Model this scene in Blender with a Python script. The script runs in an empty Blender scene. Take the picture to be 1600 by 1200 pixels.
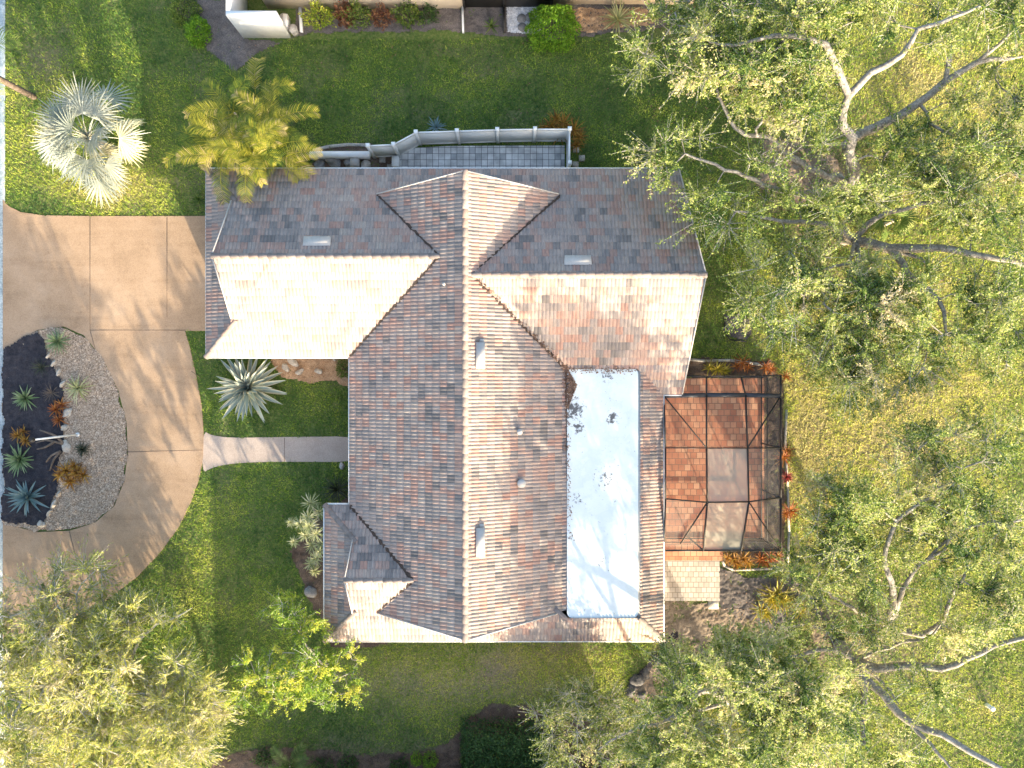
import bpy, bmesh, math, random
import numpy as np
from mathutils import Vector, Matrix
from mathutils.geometry import tessellate_polygon
R = math.radians
random.seed(7); rng = np.random.default_rng(11)
C = bpy.context.scene.collection
SC = bpy.context.scene

# ------------------------------------------------------------------ camera, sky, sun, exposure
CAM_H = 36.0                 # drone height (m)
S0 = 0.032                   # metres per photo pixel on the ground
cam = bpy.data.cameras.new('camera'); cam_o = bpy.data.objects.new('camera', cam); C.objects.link(cam_o)
cam_o.location = (0, 0, CAM_H); cam.sensor_width = 36
cam.angle = 2*math.atan(800*S0/CAM_H); cam.clip_end = 2000
SC.camera = cam_o
SUN_EL, SUN_AZ = 14.5, 156.0        # compass bearing of the sun: south-south-east
w = bpy.data.worlds.new('World'); SC.world = w; w.use_nodes = True
nt = w.node_tree; bg = nt.nodes['Background']
sky = nt.nodes.new('ShaderNodeTexSky'); sky.sky_type = 'NISHITA'; sky.sun_disc = False
sky.sun_elevation = R(SUN_EL); sky.sun_rotation = R(SUN_AZ); sky.dust_density = 4.0
nt.links.new(sky.outputs[0], bg.inputs[0]); bg.inputs[1].default_value = 0.15
sl = bpy.data.lights.new('sun', 'SUN'); sl.energy = 3.3; sl.angle = R(0.5); sl.color = (1.0, 0.85, 0.63)
so = bpy.data.objects.new('sun', sl); C.objects.link(so)
sd = Vector((math.sin(R(SUN_AZ))*math.cos(R(SUN_EL)), math.cos(R(SUN_AZ))*math.cos(R(SUN_EL)), math.sin(R(SUN_EL))))
so.rotation_euler = sd.to_track_quat('Z', 'Y').to_euler()
so.location = (20, -45, 15)
SC.view_settings.view_transform = 'Standard'; SC.view_settings.look = 'None'
SC.view_settings.exposure = 2.2; SC.view_settings.gamma = 1.0
SC.cycles.max_bounces = 6; SC.cycles.transparent_max_bounces = 12

# ------------------------------------------------------------------ helpers
def G(px, py, z=0.0):
    """world point seen at photo pixel (px,py) when it stands z metres above the ground"""
    k = S0*(CAM_H-z)/CAM_H
    return np.array([(px-800)*k, (600-py)*k, z])

def lin(c):
    return tuple(((x/255)/12.92 if x/255 <= 0.04045 else ((x/255+0.055)/1.055)**2.4) for x in c)

def new_mat(name):
    m = bpy.data.materials.new(name); m.use_nodes = True
    return m, m.node_tree, m.node_tree.nodes, m.node_tree.links, m.node_tree.nodes['Principled BSDF']

def ramp(nodes, stops, interp='LINEAR'):
    r = nodes.new('ShaderNodeValToRGB'); cr = r.color_ramp; cr.interpolation = interp
    while len(cr.elements) < len(stops): cr.elements.new(0.5)
    for e, (p, c) in zip(cr.elements, stops): e.position = p; e.color = (*c, 1)
    return r

def mixcol(nodes, links, fac, a, b, mode='MIX'):
    m = nodes.new('ShaderNodeMix'); m.data_type = 'RGBA'; m.blend_type = mode
    if isinstance(fac, (int, float)): m.inputs[0].default_value = fac
    else: links.new(fac, m.inputs[0])
    for s, v in ((m.inputs[6], a), (m.inputs[7], b)):
        if isinstance(v, tuple): s.default_value = (*v, 1)
        else: links.new(v, s)
    return m.outputs[2]

def noise(nodes, links, scale, detail=4, rough=0.6, vec=None):
    n = nodes.new('ShaderNodeTexNoise'); n.inputs['Scale'].default_value = scale
    n.inputs['Detail'].default_value = detail; n.inputs['Roughness'].default_value = rough
    if vec is not None: links.new(vec, n.inputs['Vector'])
    return n

def wpos(nodes):
    return nodes.new('ShaderNodeNewGeometry').outputs['Position']

def mat_noise(name, c1, c2, scale=3.0, fine=40.0, fine_amt=0.35, rough=0.85, bump=0.0, spec=0.3):
    m, t, n, l, b = new_mat(name)
    p = wpos(n)
    a = noise(n, l, scale, 5, 0.65, p); f = noise(n, l, fine, 3, 0.7, p)
    r = ramp(n, [(0.32, c1), (0.68, c2)]); l.new(a.outputs[0], r.inputs[0])
    g = ramp(n, [(0.3, (1-fine_amt,)*3), (0.7, (1+fine_amt,)*3)]); l.new(f.outputs[0], g.inputs[0])
    l.new(mixcol(n, l, 1.0, r.outputs[0], g.outputs[0], 'MULTIPLY'), b.inputs['Base Color'])
    b.inputs['Roughness'].default_value = rough; b.inputs['Specular IOR Level'].default_value = spec
    if bump:
        bn = n.new('ShaderNodeBump'); bn.inputs['Strength'].default_value = bump; bn.inputs['Distance'].default_value = 0.02
        l.new(f.outputs[0], bn.inputs['Height']); l.new(bn.outputs[0], b.inputs['Normal'])
    return m

def mat_leaf(name, stops, transl=0.35, rough=0.55):
    """foliage: every leaf has its own tone (face attribute) and lets some light through"""
    m, t, n, l, b = new_mat(name)
    a = n.new('ShaderNodeAttribute'); a.attribute_name = 'rnd'
    r = ramp(n, stops); l.new(a.outputs['Fac'], r.inputs[0])
    l.new(r.outputs[0], b.inputs['Base Color']); b.inputs['Roughness'].default_value = rough
    b.inputs['Specular IOR Level'].default_value = 0.35
    tr = n.new('ShaderNodeBsdfTranslucent'); l.new(r.outputs[0], tr.inputs[0])
    mx = n.new('ShaderNodeMixShader'); mx.inputs[0].default_value = transl
    l.new(b.outputs[0], mx.inputs[1]); l.new(tr.outputs[0], mx.inputs[2])
    l.new(mx.outputs[0], n['Material Output'].inputs[0])
    return m

class MB:
    """collects quads in numpy arrays, with one random number per face"""
    def __init__(self): self.v = []; self.f = []; self.r = []; self.n = 0
    def add(self, v, f, r=None):
        v = np.asarray(v, float).reshape(-1, 3); f = np.asarray(f, int).reshape(-1, 4)
        self.v.append(v); self.f.append(f+self.n); self.n += len(v)
        if r is None: r = rng.random()
        self.r.append(np.broadcast_to(np.asarray(r, float), (len(f),)))
    def box(self, lo, hi, r=None):
        x0, y0, z0 = lo; x1, y1, z1 = hi
        v = [(x0,y0,z0),(x1,y0,z0),(x1,y1,z0),(x0,y1,z0),(x0,y0,z1),(x1,y0,z1),(x1,y1,z1),(x0,y1,z1)]
        self.add(v, [(0,3,2,1),(4,5,6,7),(0,1,5,4),(1,2,6,5),(2,3,7,6),(3,0,4,7)], r)
    def beam(self, a, b, wd, ht, r=None):
        a = Vector(a); b = Vector(b); d = (b-a).normalized()
        s = d.cross(Vector((0,0,1)))
        if s.length < 1e-4: s = Vector((1,0,0))
        s.normalize(); u = s.cross(d).normalized()
        v = []
        for p in (a, b):
            for i, j in ((-1,-1),(1,-1),(1,1),(-1,1)): v.append(p+s*(i*wd/2)+u*(j*ht/2))
        self.add([tuple(q) for q in v], [(0,1,2,3),(7,6,5,4),(0,4,5,1),(1,5,6,2),(2,6,7,3),(3,7,4,0)], r)
    def tube(self, pts, rad, sides=7, r=None, cap=True):
        pts = np.asarray(pts, float); n = len(pts)
        rad = np.broadcast_to(np.asarray(rad, float), (n,))
        t = np.gradient(pts, axis=0); t /= np.linalg.norm(t, axis=1)[:, None]+1e-9
        ref = np.array([0.31, 0.17, 0.93]) if abs(t[0][2]) < 0.85 else np.array([1.0, 0.1, 0])
        vs = []
        for i in range(n):
            s = np.cross(t[i], ref); s /= np.linalg.norm(s)+1e-9; u = np.cross(s, t[i]); ref = u
            a = np.arange(sides)*2*math.pi/sides
            vs.append(pts[i]+rad[i]*(np.cos(a)[:,None]*s+np.sin(a)[:,None]*u))
        v = np.concatenate(vs); f = []
        for i in range(n-1):
            for j in range(sides):
                k = (j+1) % sides
                f.append((i*sides+j, i*sides+k, (i+1)*sides+k, (i+1)*sides+j))
        if cap:
            c = len(v); v = np.vstack([v, pts[0], pts[-1]])
            for j in range(0, sides, 1):
                k = (j+1) % sides
                f.append((c, k, j, j)); f.append((c+1, (n-1)*sides+j, (n-1)*sides+k, (n-1)*sides+k))
            f = [q for q in f if len(set(q)) == 4] if sides < 3 else f
        self.add(v, f, r)
    def build(self, name, mat, parent=None, origin=None, smooth=False):
        v = np.concatenate(self.v); f = np.concatenate(self.f); r = np.concatenate(self.r)
        me = bpy.data.meshes.new(name)
        tri = (f[:, 2] == f[:, 3])
        if origin is not None and parent is None: v = v-np.asarray(origin, float)
        counts = np.where(tri, 3, 4); starts = np.concatenate([[0], np.cumsum(counts)[:-1]])
        mask = np.ones(f.shape, bool); mask[:, 3] = ~tri
        loops = f[mask]
        me.vertices.add(len(v)); me.vertices.foreach_set('co', v.astype(np.float32).ravel())
        me.loops.add(len(loops)); me.loops.foreach_set('vertex_index', loops.astype(np.int32))
        me.polygons.add(len(f)); me.polygons.foreach_set('loop_start', starts.astype(np.int32))
        me.update(calc_edges=True)
        at = me.attributes.new('rnd', 'FLOAT', 'FACE'); at.data.foreach_set('value', r.astype(np.float32))
        if smooth: me.polygons.foreach_set('use_smooth', np.ones(len(f), bool))
        return link(name, me, mat, parent, origin)

def link(name, me, mat, parent=None, origin=None):
    if mat is not None: me.materials.append(mat)
    o = bpy.data.objects.new(name, me); C.objects.link(o)
    if parent is not None:
        o.parent = parent; b = base_of(parent)
        o.matrix_parent_inverse = Matrix.Translation(-b)
    elif origin is not None: o.location = tuple(origin)
    return o

def base_of(o):
    return Vector(o.get('_b', (0, 0, 0))) if False else BASE.get(o.name, Vector((0, 0, 0)))
BASE = {}

def tag(o, label=None, cat=None, group=None, kind=None):
    if label: o['label'] = label
    if cat: o['category'] = cat
    if group: o['group'] = group
    if kind: o['kind'] = kind
    return o

def thing(name, base, label, cat, group=None):
    o = bpy.data.objects.new(name, None); C.objects.link(o); o.empty_display_size = 0.3
    o.location = tuple(base); BASE[o.name] = Vector(base)
    return tag(o, label, cat, group)

def poly_prism(name, pts, z0, z1, mat, parent=None, kind=None, origin=None):
    """flat slab with the plan outline pts (world xy)"""
    if kind == 'structure': EXCL.append(list(pts))
    n = len(pts); ox = np.array(origin) if origin is not None else np.zeros(3)
    vs = [(p[0]-ox[0], p[1]-ox[1], z0-ox[2]) for p in pts]+[(p[0]-ox[0], p[1]-ox[1], z1-ox[2]) for p in pts]
    tris = tessellate_polygon([[Vector((p[0], p[1], 0)) for p in pts]])
    fs = []
    for t in tris:
        a, b, c = t
        ar = (pts[b][0]-pts[a][0])*(pts[c][1]-pts[a][1])-(pts[c][0]-pts[a][0])*(pts[b][1]-pts[a][1])
        if ar < 0: b, c = c, b
        fs.append((a+n, b+n, c+n)); fs.append((c, b, a))
    area = sum(pts[i][0]*pts[(i+1) % n][1]-pts[(i+1) % n][0]*pts[i][1] for i in range(n))
    for i in range(n):
        j = (i+1) % n
        fs.append((i, j, j+n, i+n) if area > 0 else (j, i, i+n, j+n))
    me = bpy.data.meshes.new(name); me.from_pydata(vs, [], fs); me.update()
    o = link(name, me, mat, parent, origin)
    if kind: o['kind'] = kind
    return o

def px_poly(pts, z=0.0): return [tuple(G(x, y, z)[:2]) for x, y in pts]

def smooth_poly(pts, it=2, closed=True):
    p = np.array(pts, float)
    for _ in range(it):
        q = np.roll(p, -1, 0); out = np.empty((2*len(p), 2))
        out[0::2] = 0.75*p+0.25*q; out[1::2] = 0.25*p+0.75*q
        p = out
    return [tuple(x) for x in p]

def inside(P, poly):
    x, y = P[:, 0], P[:, 1]; res = np.zeros(len(P), bool); n = len(poly)
    for i in range(n):
        x1, y1 = poly[i]; x2, y2 = poly[(i+1) % n]
        if y1 == y2: continue
        c = ((y1 > y) != (y2 > y)) & (x < (x2-x1)*(y-y1)/(y2-y1)+x1); res ^= c
    return res

def vnoise(X, Y, sc, seed=0):
    """smooth value noise on arrays"""
    rs = np.random.default_rng(seed); T = rs.random((64, 64))
    u = X*sc; v = Y*sc; i = np.floor(u).astype(int); j = np.floor(v).astype(int)
    fu = u-i; fv = v-j; fu = fu*fu*(3-2*fu); fv = fv*fv*(3-2*fv)
    g = lambda a, b: T[a % 64, b % 64]
    return (g(i,j)*(1-fu)+g(i+1,j)*fu)*(1-fv)+(g(i,j+1)*(1-fu)+g(i+1,j+1)*fu)*fv

EXCL = []
def bed(name, pts_px, z, amp, mat, step=0.07, kind='structure', rag=0.12):
    """rough sheet of mulch / gravel with a ragged outline"""
    poly = px_poly(pts_px); a = np.array(poly); EXCL.append(poly)
    x0, y0 = a.min(0)-0.3; x1, y1 = a.max(0)+0.3
    xs = np.arange(x0, x1, step); ys = np.arange(y0, y1, step)
    X, Y = np.meshgrid(xs, ys); 
    Q = np.stack([X.ravel()+rag*(vnoise(X, Y, 2.1, 3).ravel()-.5)*2, Y.ravel()+rag*(vnoise(X, Y, 2.3, 4).ravel()-.5)*2], 1)
    ins = inside(Q, poly).reshape(X.shape)
    Z = z+amp*(rng.random(X.shape)-.5)+amp*0.8*(vnoise(X, Y, 3.0, 9)-.5)
    jit = step*0.35
    V = np.stack([X+rng.uniform(-jit, jit, X.shape), Y+rng.uniform(-jit, jit, X.shape), Z], -1).reshape(-1, 3)
    ny, nx = X.shape; idx = np.arange(nx*ny).reshape(ny, nx)
    F = np.stack([idx[:-1,:-1], idx[:-1,1:], idx[1:,1:], idx[1:,:-1]], -1)
    ok = ins[:-1,:-1] & ins[:-1,1:] & ins[1:,1:] & ins[1:,:-1]
    F = F[ok]
    used, inv = np.unique(F, return_inverse=True)
    m = MB(); m.add(V[used], inv.reshape(-1, 4), rng.random(len(F)))
    o = m.build(name, mat); o['kind'] = kind
    return o

# ------------------------------------------------------------------ materials
def mat_tile():
    m, t, n, l, b = new_mat('roof_tile')
    uv = n.new('ShaderNodeUVMap'); uv.uv_map = 'tile'
    fl = n.new('ShaderNodeVectorMath'); fl.operation = 'FLOOR'; l.new(uv.outputs[0], fl.inputs[0])
    wn = n.new('ShaderNodeTexWhiteNoise'); wn.noise_dimensions = '2D'; l.new(fl.outputs[0], wn.inputs['Vector'])
    r = ramp(n, [(0.0, (0.165,0.148,0.14)), (0.16, (0.235,0.205,0.19)), (0.32, (0.315,0.265,0.238)), (0.46, (0.35,0.29,0.255)),
                 (0.58, (0.375,0.268,0.222)), (0.72, (0.36,0.22,0.175)), (0.84, (0.355,0.28,0.238)), (1.0, (0.375,0.315,0.27))], 'LINEAR')
    cs = n.new('ShaderNodeVectorMath'); cs.operation = 'MULTIPLY'; l.new(fl.outputs[0], cs.inputs[0]); cs.inputs[1].default_value = (0.13, 0.17, 1)
    cn = noise(n, l, 1.0, 2, 0.5, cs.outputs[0])
    m1 = n.new('ShaderNodeMath'); m1.operation = 'MULTIPLY_ADD'; l.new(cn.outputs[0], m1.inputs[0]); m1.inputs[1].default_value = 1.0; m1.inputs[2].default_value = -0.41
    m2 = n.new('ShaderNodeMath'); m2.operation = 'MULTIPLY_ADD'; l.new(wn.outputs[0], m2.inputs[0]); m2.inputs[1].default_value = 0.82; l.new(m1.outputs[0], m2.inputs[2])
    l.new(m2.outputs[0], r.inputs[0])
    # flashed streaks that run down each tile
    mp = n.new('ShaderNodeMapping'); mp.inputs['Scale'].default_value = (5.0, 0.8, 1); l.new(uv.outputs[0], mp.inputs[0])
    s = noise(n, l, 1.3, 3, 0.6, mp.outputs[0])
    sr = ramp(n, [(0.3, (0.68,0.69,0.72)), (0.7, (1.22,1.2,1.18))]); l.new(s.outputs[0], sr.inputs[0])
    c = mixcol(n, l, 0.9, r.outputs[0], sr.outputs[0], 'MULTIPLY')
    big = noise(n, l, 0.35, 4, 0.6, wpos(n)); br = ramp(n, [(0.35, (0.84,0.86,0.88)), (0.65, (1.1,1.07,1.04))]); l.new(big.outputs[0], br.inputs[0])
    c = mixcol(n, l, 0.9, c, br.outputs[0], 'MULTIPLY')
    g = noise(n, l, 30, 3, 0.7, wpos(n)); gr = ramp(n, [(0.3, (0.85,)*3), (0.7, (1.12,)*3)]); l.new(g.outputs[0], gr.inputs[0])
    c = mixcol(n, l, 1.0, c, gr.outputs[0], 'MULTIPLY')
    l.new(c, b.inputs['Base Color']); b.inputs['Roughness'].default_value = 0.75; b.inputs['Specular IOR Level'].default_value = 0.35
    return m
M = {}
M['tile'] = mat_tile()
def mat_cap():
    m, t, n, l, b = new_mat('ridge_tile')
    a = n.new('ShaderNodeAttribute'); a.attribute_name = 'rnd'
    r = ramp(n, [(0, (0.17,0.145,0.135)), (0.5, (0.24,0.20,0.18)), (0.8, (0.25,0.18,0.15)), (1, (0.28,0.24,0.215))]); l.new(a.outputs['Fac'], r.inputs[0])
    g = noise(n, l, 9, 4, 0.7, wpos(n)); gr = ramp(n, [(0.3, (0.75,)*3), (0.7, (1.12,)*3)]); l.new(g.outputs[0], gr.inputs[0])
    l.new(mixcol(n, l, 1.0, r.outputs[0], gr.outputs[0], 'MULTIPLY'), b.inputs['Base Color']); b.inputs['Roughness'].default_value = 0.8
    return m
M['cap'] = mat_cap()
M['stucco'] = mat_noise('stucco', (0.60,0.52,0.43), (0.68,0.60,0.50), 1.2, 60, 0.08, 0.9)
M['white_paint'] = mat_noise('white_paint', (0.70,0.70,0.68), (0.78,0.78,0.76), 2, 40, 0.06, 0.6)
M['vinyl'] = mat_noise('vinyl', (0.76,0.77,0.74), (0.82,0.82,0.79), 1.4, 25, 0.06, 0.5)
M['vent'] = mat_noise('vent_paint', (0.40,0.375,0.345), (0.47,0.445,0.41), 4, 30, 0.12, 0.6)
M['dark_metal'] = mat_noise('dark_metal', (0.018,0.017,0.016), (0.03,0.028,0.026), 5, 40, 0.2, 0.5)
M['beam_metal'] = mat_noise('beam_metal', (0.03,0.03,0.032), (0.055,0.055,0.06), 5, 40, 0.2, 0.4)
M['valley'] = mat_noise('valley_dirt', (0.03,0.024,0.02), (0.07,0.05,0.04), 6, 30, 0.4, 0.95)
def mat_drive():
    m, t, n, l, b = new_mat('aggregate_concrete'); p = wpos(n)
    a = noise(n, l, 0.35, 6, 0.72, p); r = ramp(n, [(0.3, (0.275,0.185,0.112)), (0.5, (0.35,0.24,0.15)), (0.7, (0.415,0.295,0.195))]); l.new(a.outputs[0], r.inputs[0])
    f = noise(n, l, 34, 2, 0.8, p); fr = ramp(n, [(0.3, (0.72,0.72,0.74)), (0.5, (1,1,1)), (0.75, (1.32,1.3,1.26))]); l.new(f.outputs[0], fr.inputs[0])
    c = mixcol(n, l, 1.0, r.outputs[0], fr.outputs[0], 'MULTIPLY')
    st = noise(n, l, 1.1, 7, 0.78, p); sr = ramp(n, [(0.56, (1,1,1)), (0.74, (0.70,0.66,0.62))]); l.new(st.outputs[0], sr.inputs[0])
    c = mixcol(n, l, 0.8, c, sr.outputs[0], 'MULTIPLY')
    mp = n.new('ShaderNodeMapping'); mp.inputs['Scale'].default_value = (0.15, 2.2, 1); l.new(p, mp.inputs[0])      # tyre tracks run towards the garage
    ty = noise(n, l, 1.0, 3, 0.6, mp.outputs[0]); tr = ramp(n, [(0.52, (1,1,1)), (0.70, (0.86,0.84,0.82))]); l.new(ty.outputs[0], tr.inputs[0])
    c = mixcol(n, l, 0.8, c, tr.outputs[0], 'MULTIPLY')
    l.new(c, b.inputs['Base Color']); b.inputs['Roughness'].default_value = 0.9
    return m
M['drive'] = mat_drive()
M['walk'] = mat_noise('walk_concrete', (0.36,0.29,0.24), (0.43,0.35,0.29), 0.9, 26, 0.2, 0.9, 0.2)
M['joint'] = mat_noise('joint_dirt', (0.12,0.085,0.06), (0.2,0.14,0.10), 6, 40, 0.3, 0.95)
M['kerb'] = mat_noise('kerb_concrete', (0.24,0.31,0.35), (0.44,0.50,0.52), 1.6, 12, 0.35, 0.85)
M['asphalt'] = mat_noise('asphalt', (0.05,0.05,0.052), (0.075,0.073,0.07), 1, 60, 0.3, 0.9)
M['black_mulch'] = mat_noise('black_mulch', (0.018,0.018,0.024), (0.05,0.045,0.05), 3, 22, 0.55, 0.95)
M['mulch'] = mat_noise('brown_mulch', (0.075,0.05,0.036), (0.16,0.115,0.085), 1.8, 22, 0.5, 0.95)
M['grey_mulch'] = mat_noise('grey_mulch', (0.085,0.075,0.07), (0.17,0.145,0.13), 1.6, 24, 0.5, 0.95)
M['chips'] = mat_noise('wood_chips', (0.26,0.155,0.085), (0.46,0.31,0.19), 2.5, 24, 0.5, 0.95)
M['soil'] = mat_noise('bare_soil', (0.16,0.12,0.085), (0.30,0.235,0.17), 1.0, 24, 0.4, 0.95)
M['pebble_white'] = mat_noise('white_pebbles', (0.35,0.35,0.36), (0.72,0.72,0.72), 11, 40, 0.5, 0.8)
M['stone'] = mat_noise('stone', (0.33,0.29,0.24), (0.50,0.45,0.38), 3, 20, 0.25, 0.85)
M['grey_stone'] = mat_noise('grey_stone', (0.16,0.155,0.15), (0.30,0.28,0.26), 3, 20, 0.3, 0.85)
M['dark_stone'] = mat_noise('dark_stone', (0.04,0.04,0.045), (0.13,0.125,0.12), 3, 20, 0.3, 0.8)
M['edging'] = mat_noise('edging_stone', (0.26,0.24,0.21), (0.48,0.45,0.40), 5.5, 20, 0.25, 0.85)
M['bark'] = mat_noise('oak_bark', (0.15,0.135,0.115), (0.36,0.335,0.295), 4.5, 16, 0.45, 0.9, 0.5)
M['pale_bark'] = mat_noise('pale_bark', (0.32,0.28,0.23), (0.50,0.45,0.38), 4, 26, 0.25, 0.9, 0.4)
M['silver_twig'] = mat_noise('silver_twig', (0.36,0.34,0.31), (0.56,0.53,0.49), 4, 26, 0.2, 0.9)
M['dark_bark'] = mat_noise('dark_bark', (0.08,0.06,0.045), (0.16,0.125,0.10), 4, 26, 0.3, 0.9, 0.4)
M['dry_wood'] = mat_noise('dry_wood', (0.09,0.068,0.05), (0.18,0.14,0.11), 4, 26, 0.3, 0.9)
def mat_gravel():
    m, t, n, l, b = new_mat('gravel')
    a = n.new('ShaderNodeAttribute'); a.attribute_name = 'rnd'
    r = ramp(n, [(0, (0.15,0.105,0.07)), (0.3, (0.27,0.195,0.13)), (0.75, (0.36,0.27,0.19)), (1, (0.54,0.43,0.32))]); l.new(a.outputs['Fac'], r.inputs[0])
    l.new(r.outputs[0], b.inputs['Base Color']); b.inputs['Roughness'].default_value = 0.9
    return m
M['gravel'] = mat_gravel()
def mat_blocks(name, stops, grout, stepx, stepy, joint=0.025, off=0.0, ox=0.0, oy=0.0, dirt=0.3):
    """square tiles or pavers laid on a grid in world metres, each with its own tone"""
    m, t, n, l, b = new_mat(name)
    br = n.new('ShaderNodeTexBrick')
    mp = n.new('ShaderNodeMapping'); mp.inputs['Location'].default_value = (ox, oy, 0)
    l.new(wpos(n), mp.inputs[0]); l.new(mp.outputs[0], br.inputs['Vector'])
    br.offset = off; br.inputs['Scale'].default_value = 1.0
    br.inputs['Brick Width'].default_value = stepx; br.inputs['Row Height'].default_value = stepy
    br.inputs['Mortar Size'].default_value = joint; br.inputs['Mortar Smooth'].default_value = 0.2
    br.inputs['Color1'].default_value = (0,0,0,1); br.inputs['Color2'].default_value = (1,1,1,1); br.inputs['Mortar'].default_value = (0.5,0.5,0.5,1)
    r = ramp(n, stops); l.new(br.outputs['Color'], r.inputs[0])
    d = noise(n, l, 1.4, 5, 0.65, wpos(n)); dr = ramp(n, [(0.3, (1-dirt,)*3), (0.65, (1.08,)*3)]); l.new(d.outputs[0], dr.inputs[0])
    c = mixcol(n, l, br.outputs['Fac'], r.outputs[0], grout)
    c = mixcol(n, l, 1.0, c, dr.outputs[0], 'MULTIPLY')
    l.new(c, b.inputs['Base Color']); b.inputs['Roughness'].default_value = 0.7
    bp = n.new('ShaderNodeBump'); bp.inputs['Distance'].default_value = 0.01; bp.inputs['Strength'].default_value = 0.5; bp.invert = True
    l.new(br.outputs['Fac'], bp.inputs['Height']); l.new(bp.outputs[0], b.inputs['Normal'])
    return m
M['terracotta'] = mat_blocks('terracotta_tile', [(0, (0.42,0.15,0.075)), (0.5, (0.54,0.225,0.115)), (1, (0.62,0.33,0.19))], (0.25,0.13,0.08), 0.305, 0.305, 0.018, 0.5, 0.1, 0.05, 0.2)
M['pavers'] = mat_blocks('grey_pavers', [(0, (0.40,0.41,0.42)), (0.3, (0.68,0.69,0.68)), (1, (0.80,0.80,0.78))], (0.12,0.12,0.12), 0.305, 0.305, 0.012, 0.0, 0.0, 0.1, 0.45)
M['cream_pavers'] = mat_blocks('cream_pavers', [(0, (0.42,0.36,0.30)), (1, (0.56,0.49,0.42))], (0.26,0.22,0.18), 0.26, 0.26, 0.018, 0.5, 0.05, 0.0, 0.2)

def mat_white_roof():
    m, t, n, l, b = new_mat('white_roof_coating')
    p = wpos(n)
    a = noise(n, l, 0.6, 4, 0.6, p); r = ramp(n, [(0.3, (0.66,0.72,0.72)), (0.7, (0.75,0.79,0.78))]); l.new(a.outputs[0], r.inputs[0])
    pn = noise(n, l, 0.9, 6, 0.72, p); pr_ = ramp(n, [(0.46, (1,1,1)), (0.52, (0.91,0.93,0.93)), (0.60, (0.96,0.97,0.97)), (0.72, (0.86,0.88,0.88))]); l.new(pn.outputs[0], pr_.inputs[0])
    fs = noise(n, l, 26, 3, 0.75, p); fr = ramp(n, [(0.22, (0.72,0.73,0.73)), (0.36, (1,1,1))]); l.new(fs.outputs[0], fr.inputs[0])
    c = mixcol(n, l, 0.8, mixcol(n, l, 0.9, r.outputs[0], pr_.outputs[0], 'MULTIPLY'), fr.outputs[0], 'MULTIPLY')
    # mildew: clusters of specks with a position and shape of their own
    for (cx, cy, rad, thr) in ((2.75,-1.15,0.75,0.50),(3.0,-2.0,0.45,0.52),(4.55,-1.55,0.6,0.55),(4.3,0.45,0.9,0.60),(4.3,-4.4,1.5,0.64),(4.2,-8.0,1.2,0.66),(2.5,-0.2,.5,.55),(3.0,-5.2,.8,.62)):
        d = n.new('ShaderNodeVectorMath'); d.operation = 'DISTANCE'; l.new(p, d.inputs[0]); d.inputs[1].default_value = (cx, cy, 3.25)
        mr = n.new('ShaderNodeMapRange'); mr.inputs[1].default_value = 0; mr.inputs[2].default_value = rad; mr.inputs[3].default_value = 0.16; mr.inputs[4].default_value = -0.14
        l.new(d.outputs['Value'], mr.inputs[0])
        s = noise(n, l, 5.5, 6, 0.75, p)
        ad = n.new('ShaderNodeMath'); ad.operation = 'ADD'; l.new(s.outputs[0], ad.inputs[0]); l.new(mr.outputs[0], ad.inputs[1])
        st = ramp(n, [(thr-0.01, (0,0,0)), (thr+0.07, (1,1,1))]); l.new(ad.outputs[0], st.inputs[0])
        c = mixcol(n, l, st.outputs[0], c, (0.10,0.10,0.10))
    l.new(c, b.inputs['Base Color']); b.inputs['Roughness'].default_value = 0.6
    return m
M['white_roof'] = mat_white_roof()

def mat_screen(name, col, opacity):
    m, t, n, l, b = new_mat(name)
    b.inputs['Base Color'].default_value = (*col, 1); b.inputs['Roughness'].default_value = 0.8
    tr = n.new('ShaderNodeBsdfTransparent'); mx = n.new('ShaderNodeMixShader'); mx.inputs[0].default_value = opacity
    l.new(tr.outputs[0], mx.inputs[1]); l.new(b.outputs[0], mx.inputs[2]); l.new(mx.outputs[0], n['Material Output'].inputs[0])
    return m
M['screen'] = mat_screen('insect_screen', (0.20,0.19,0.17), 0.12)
M['screen_hazy'] = mat_screen('sunlit_insect_screen', (0.30,0.28,0.24), 0.26)  # lighter, denser mesh: mild sunlight haze put into colour and opacity
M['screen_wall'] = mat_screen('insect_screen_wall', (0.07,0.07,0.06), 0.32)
M['screen_pale'] = mat_screen('sun_haze_insect_screen', (0.40,0.37,0.29), 0.60)  # same mesh with strong sun glare painted in as pale, near-opaque colour

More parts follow.
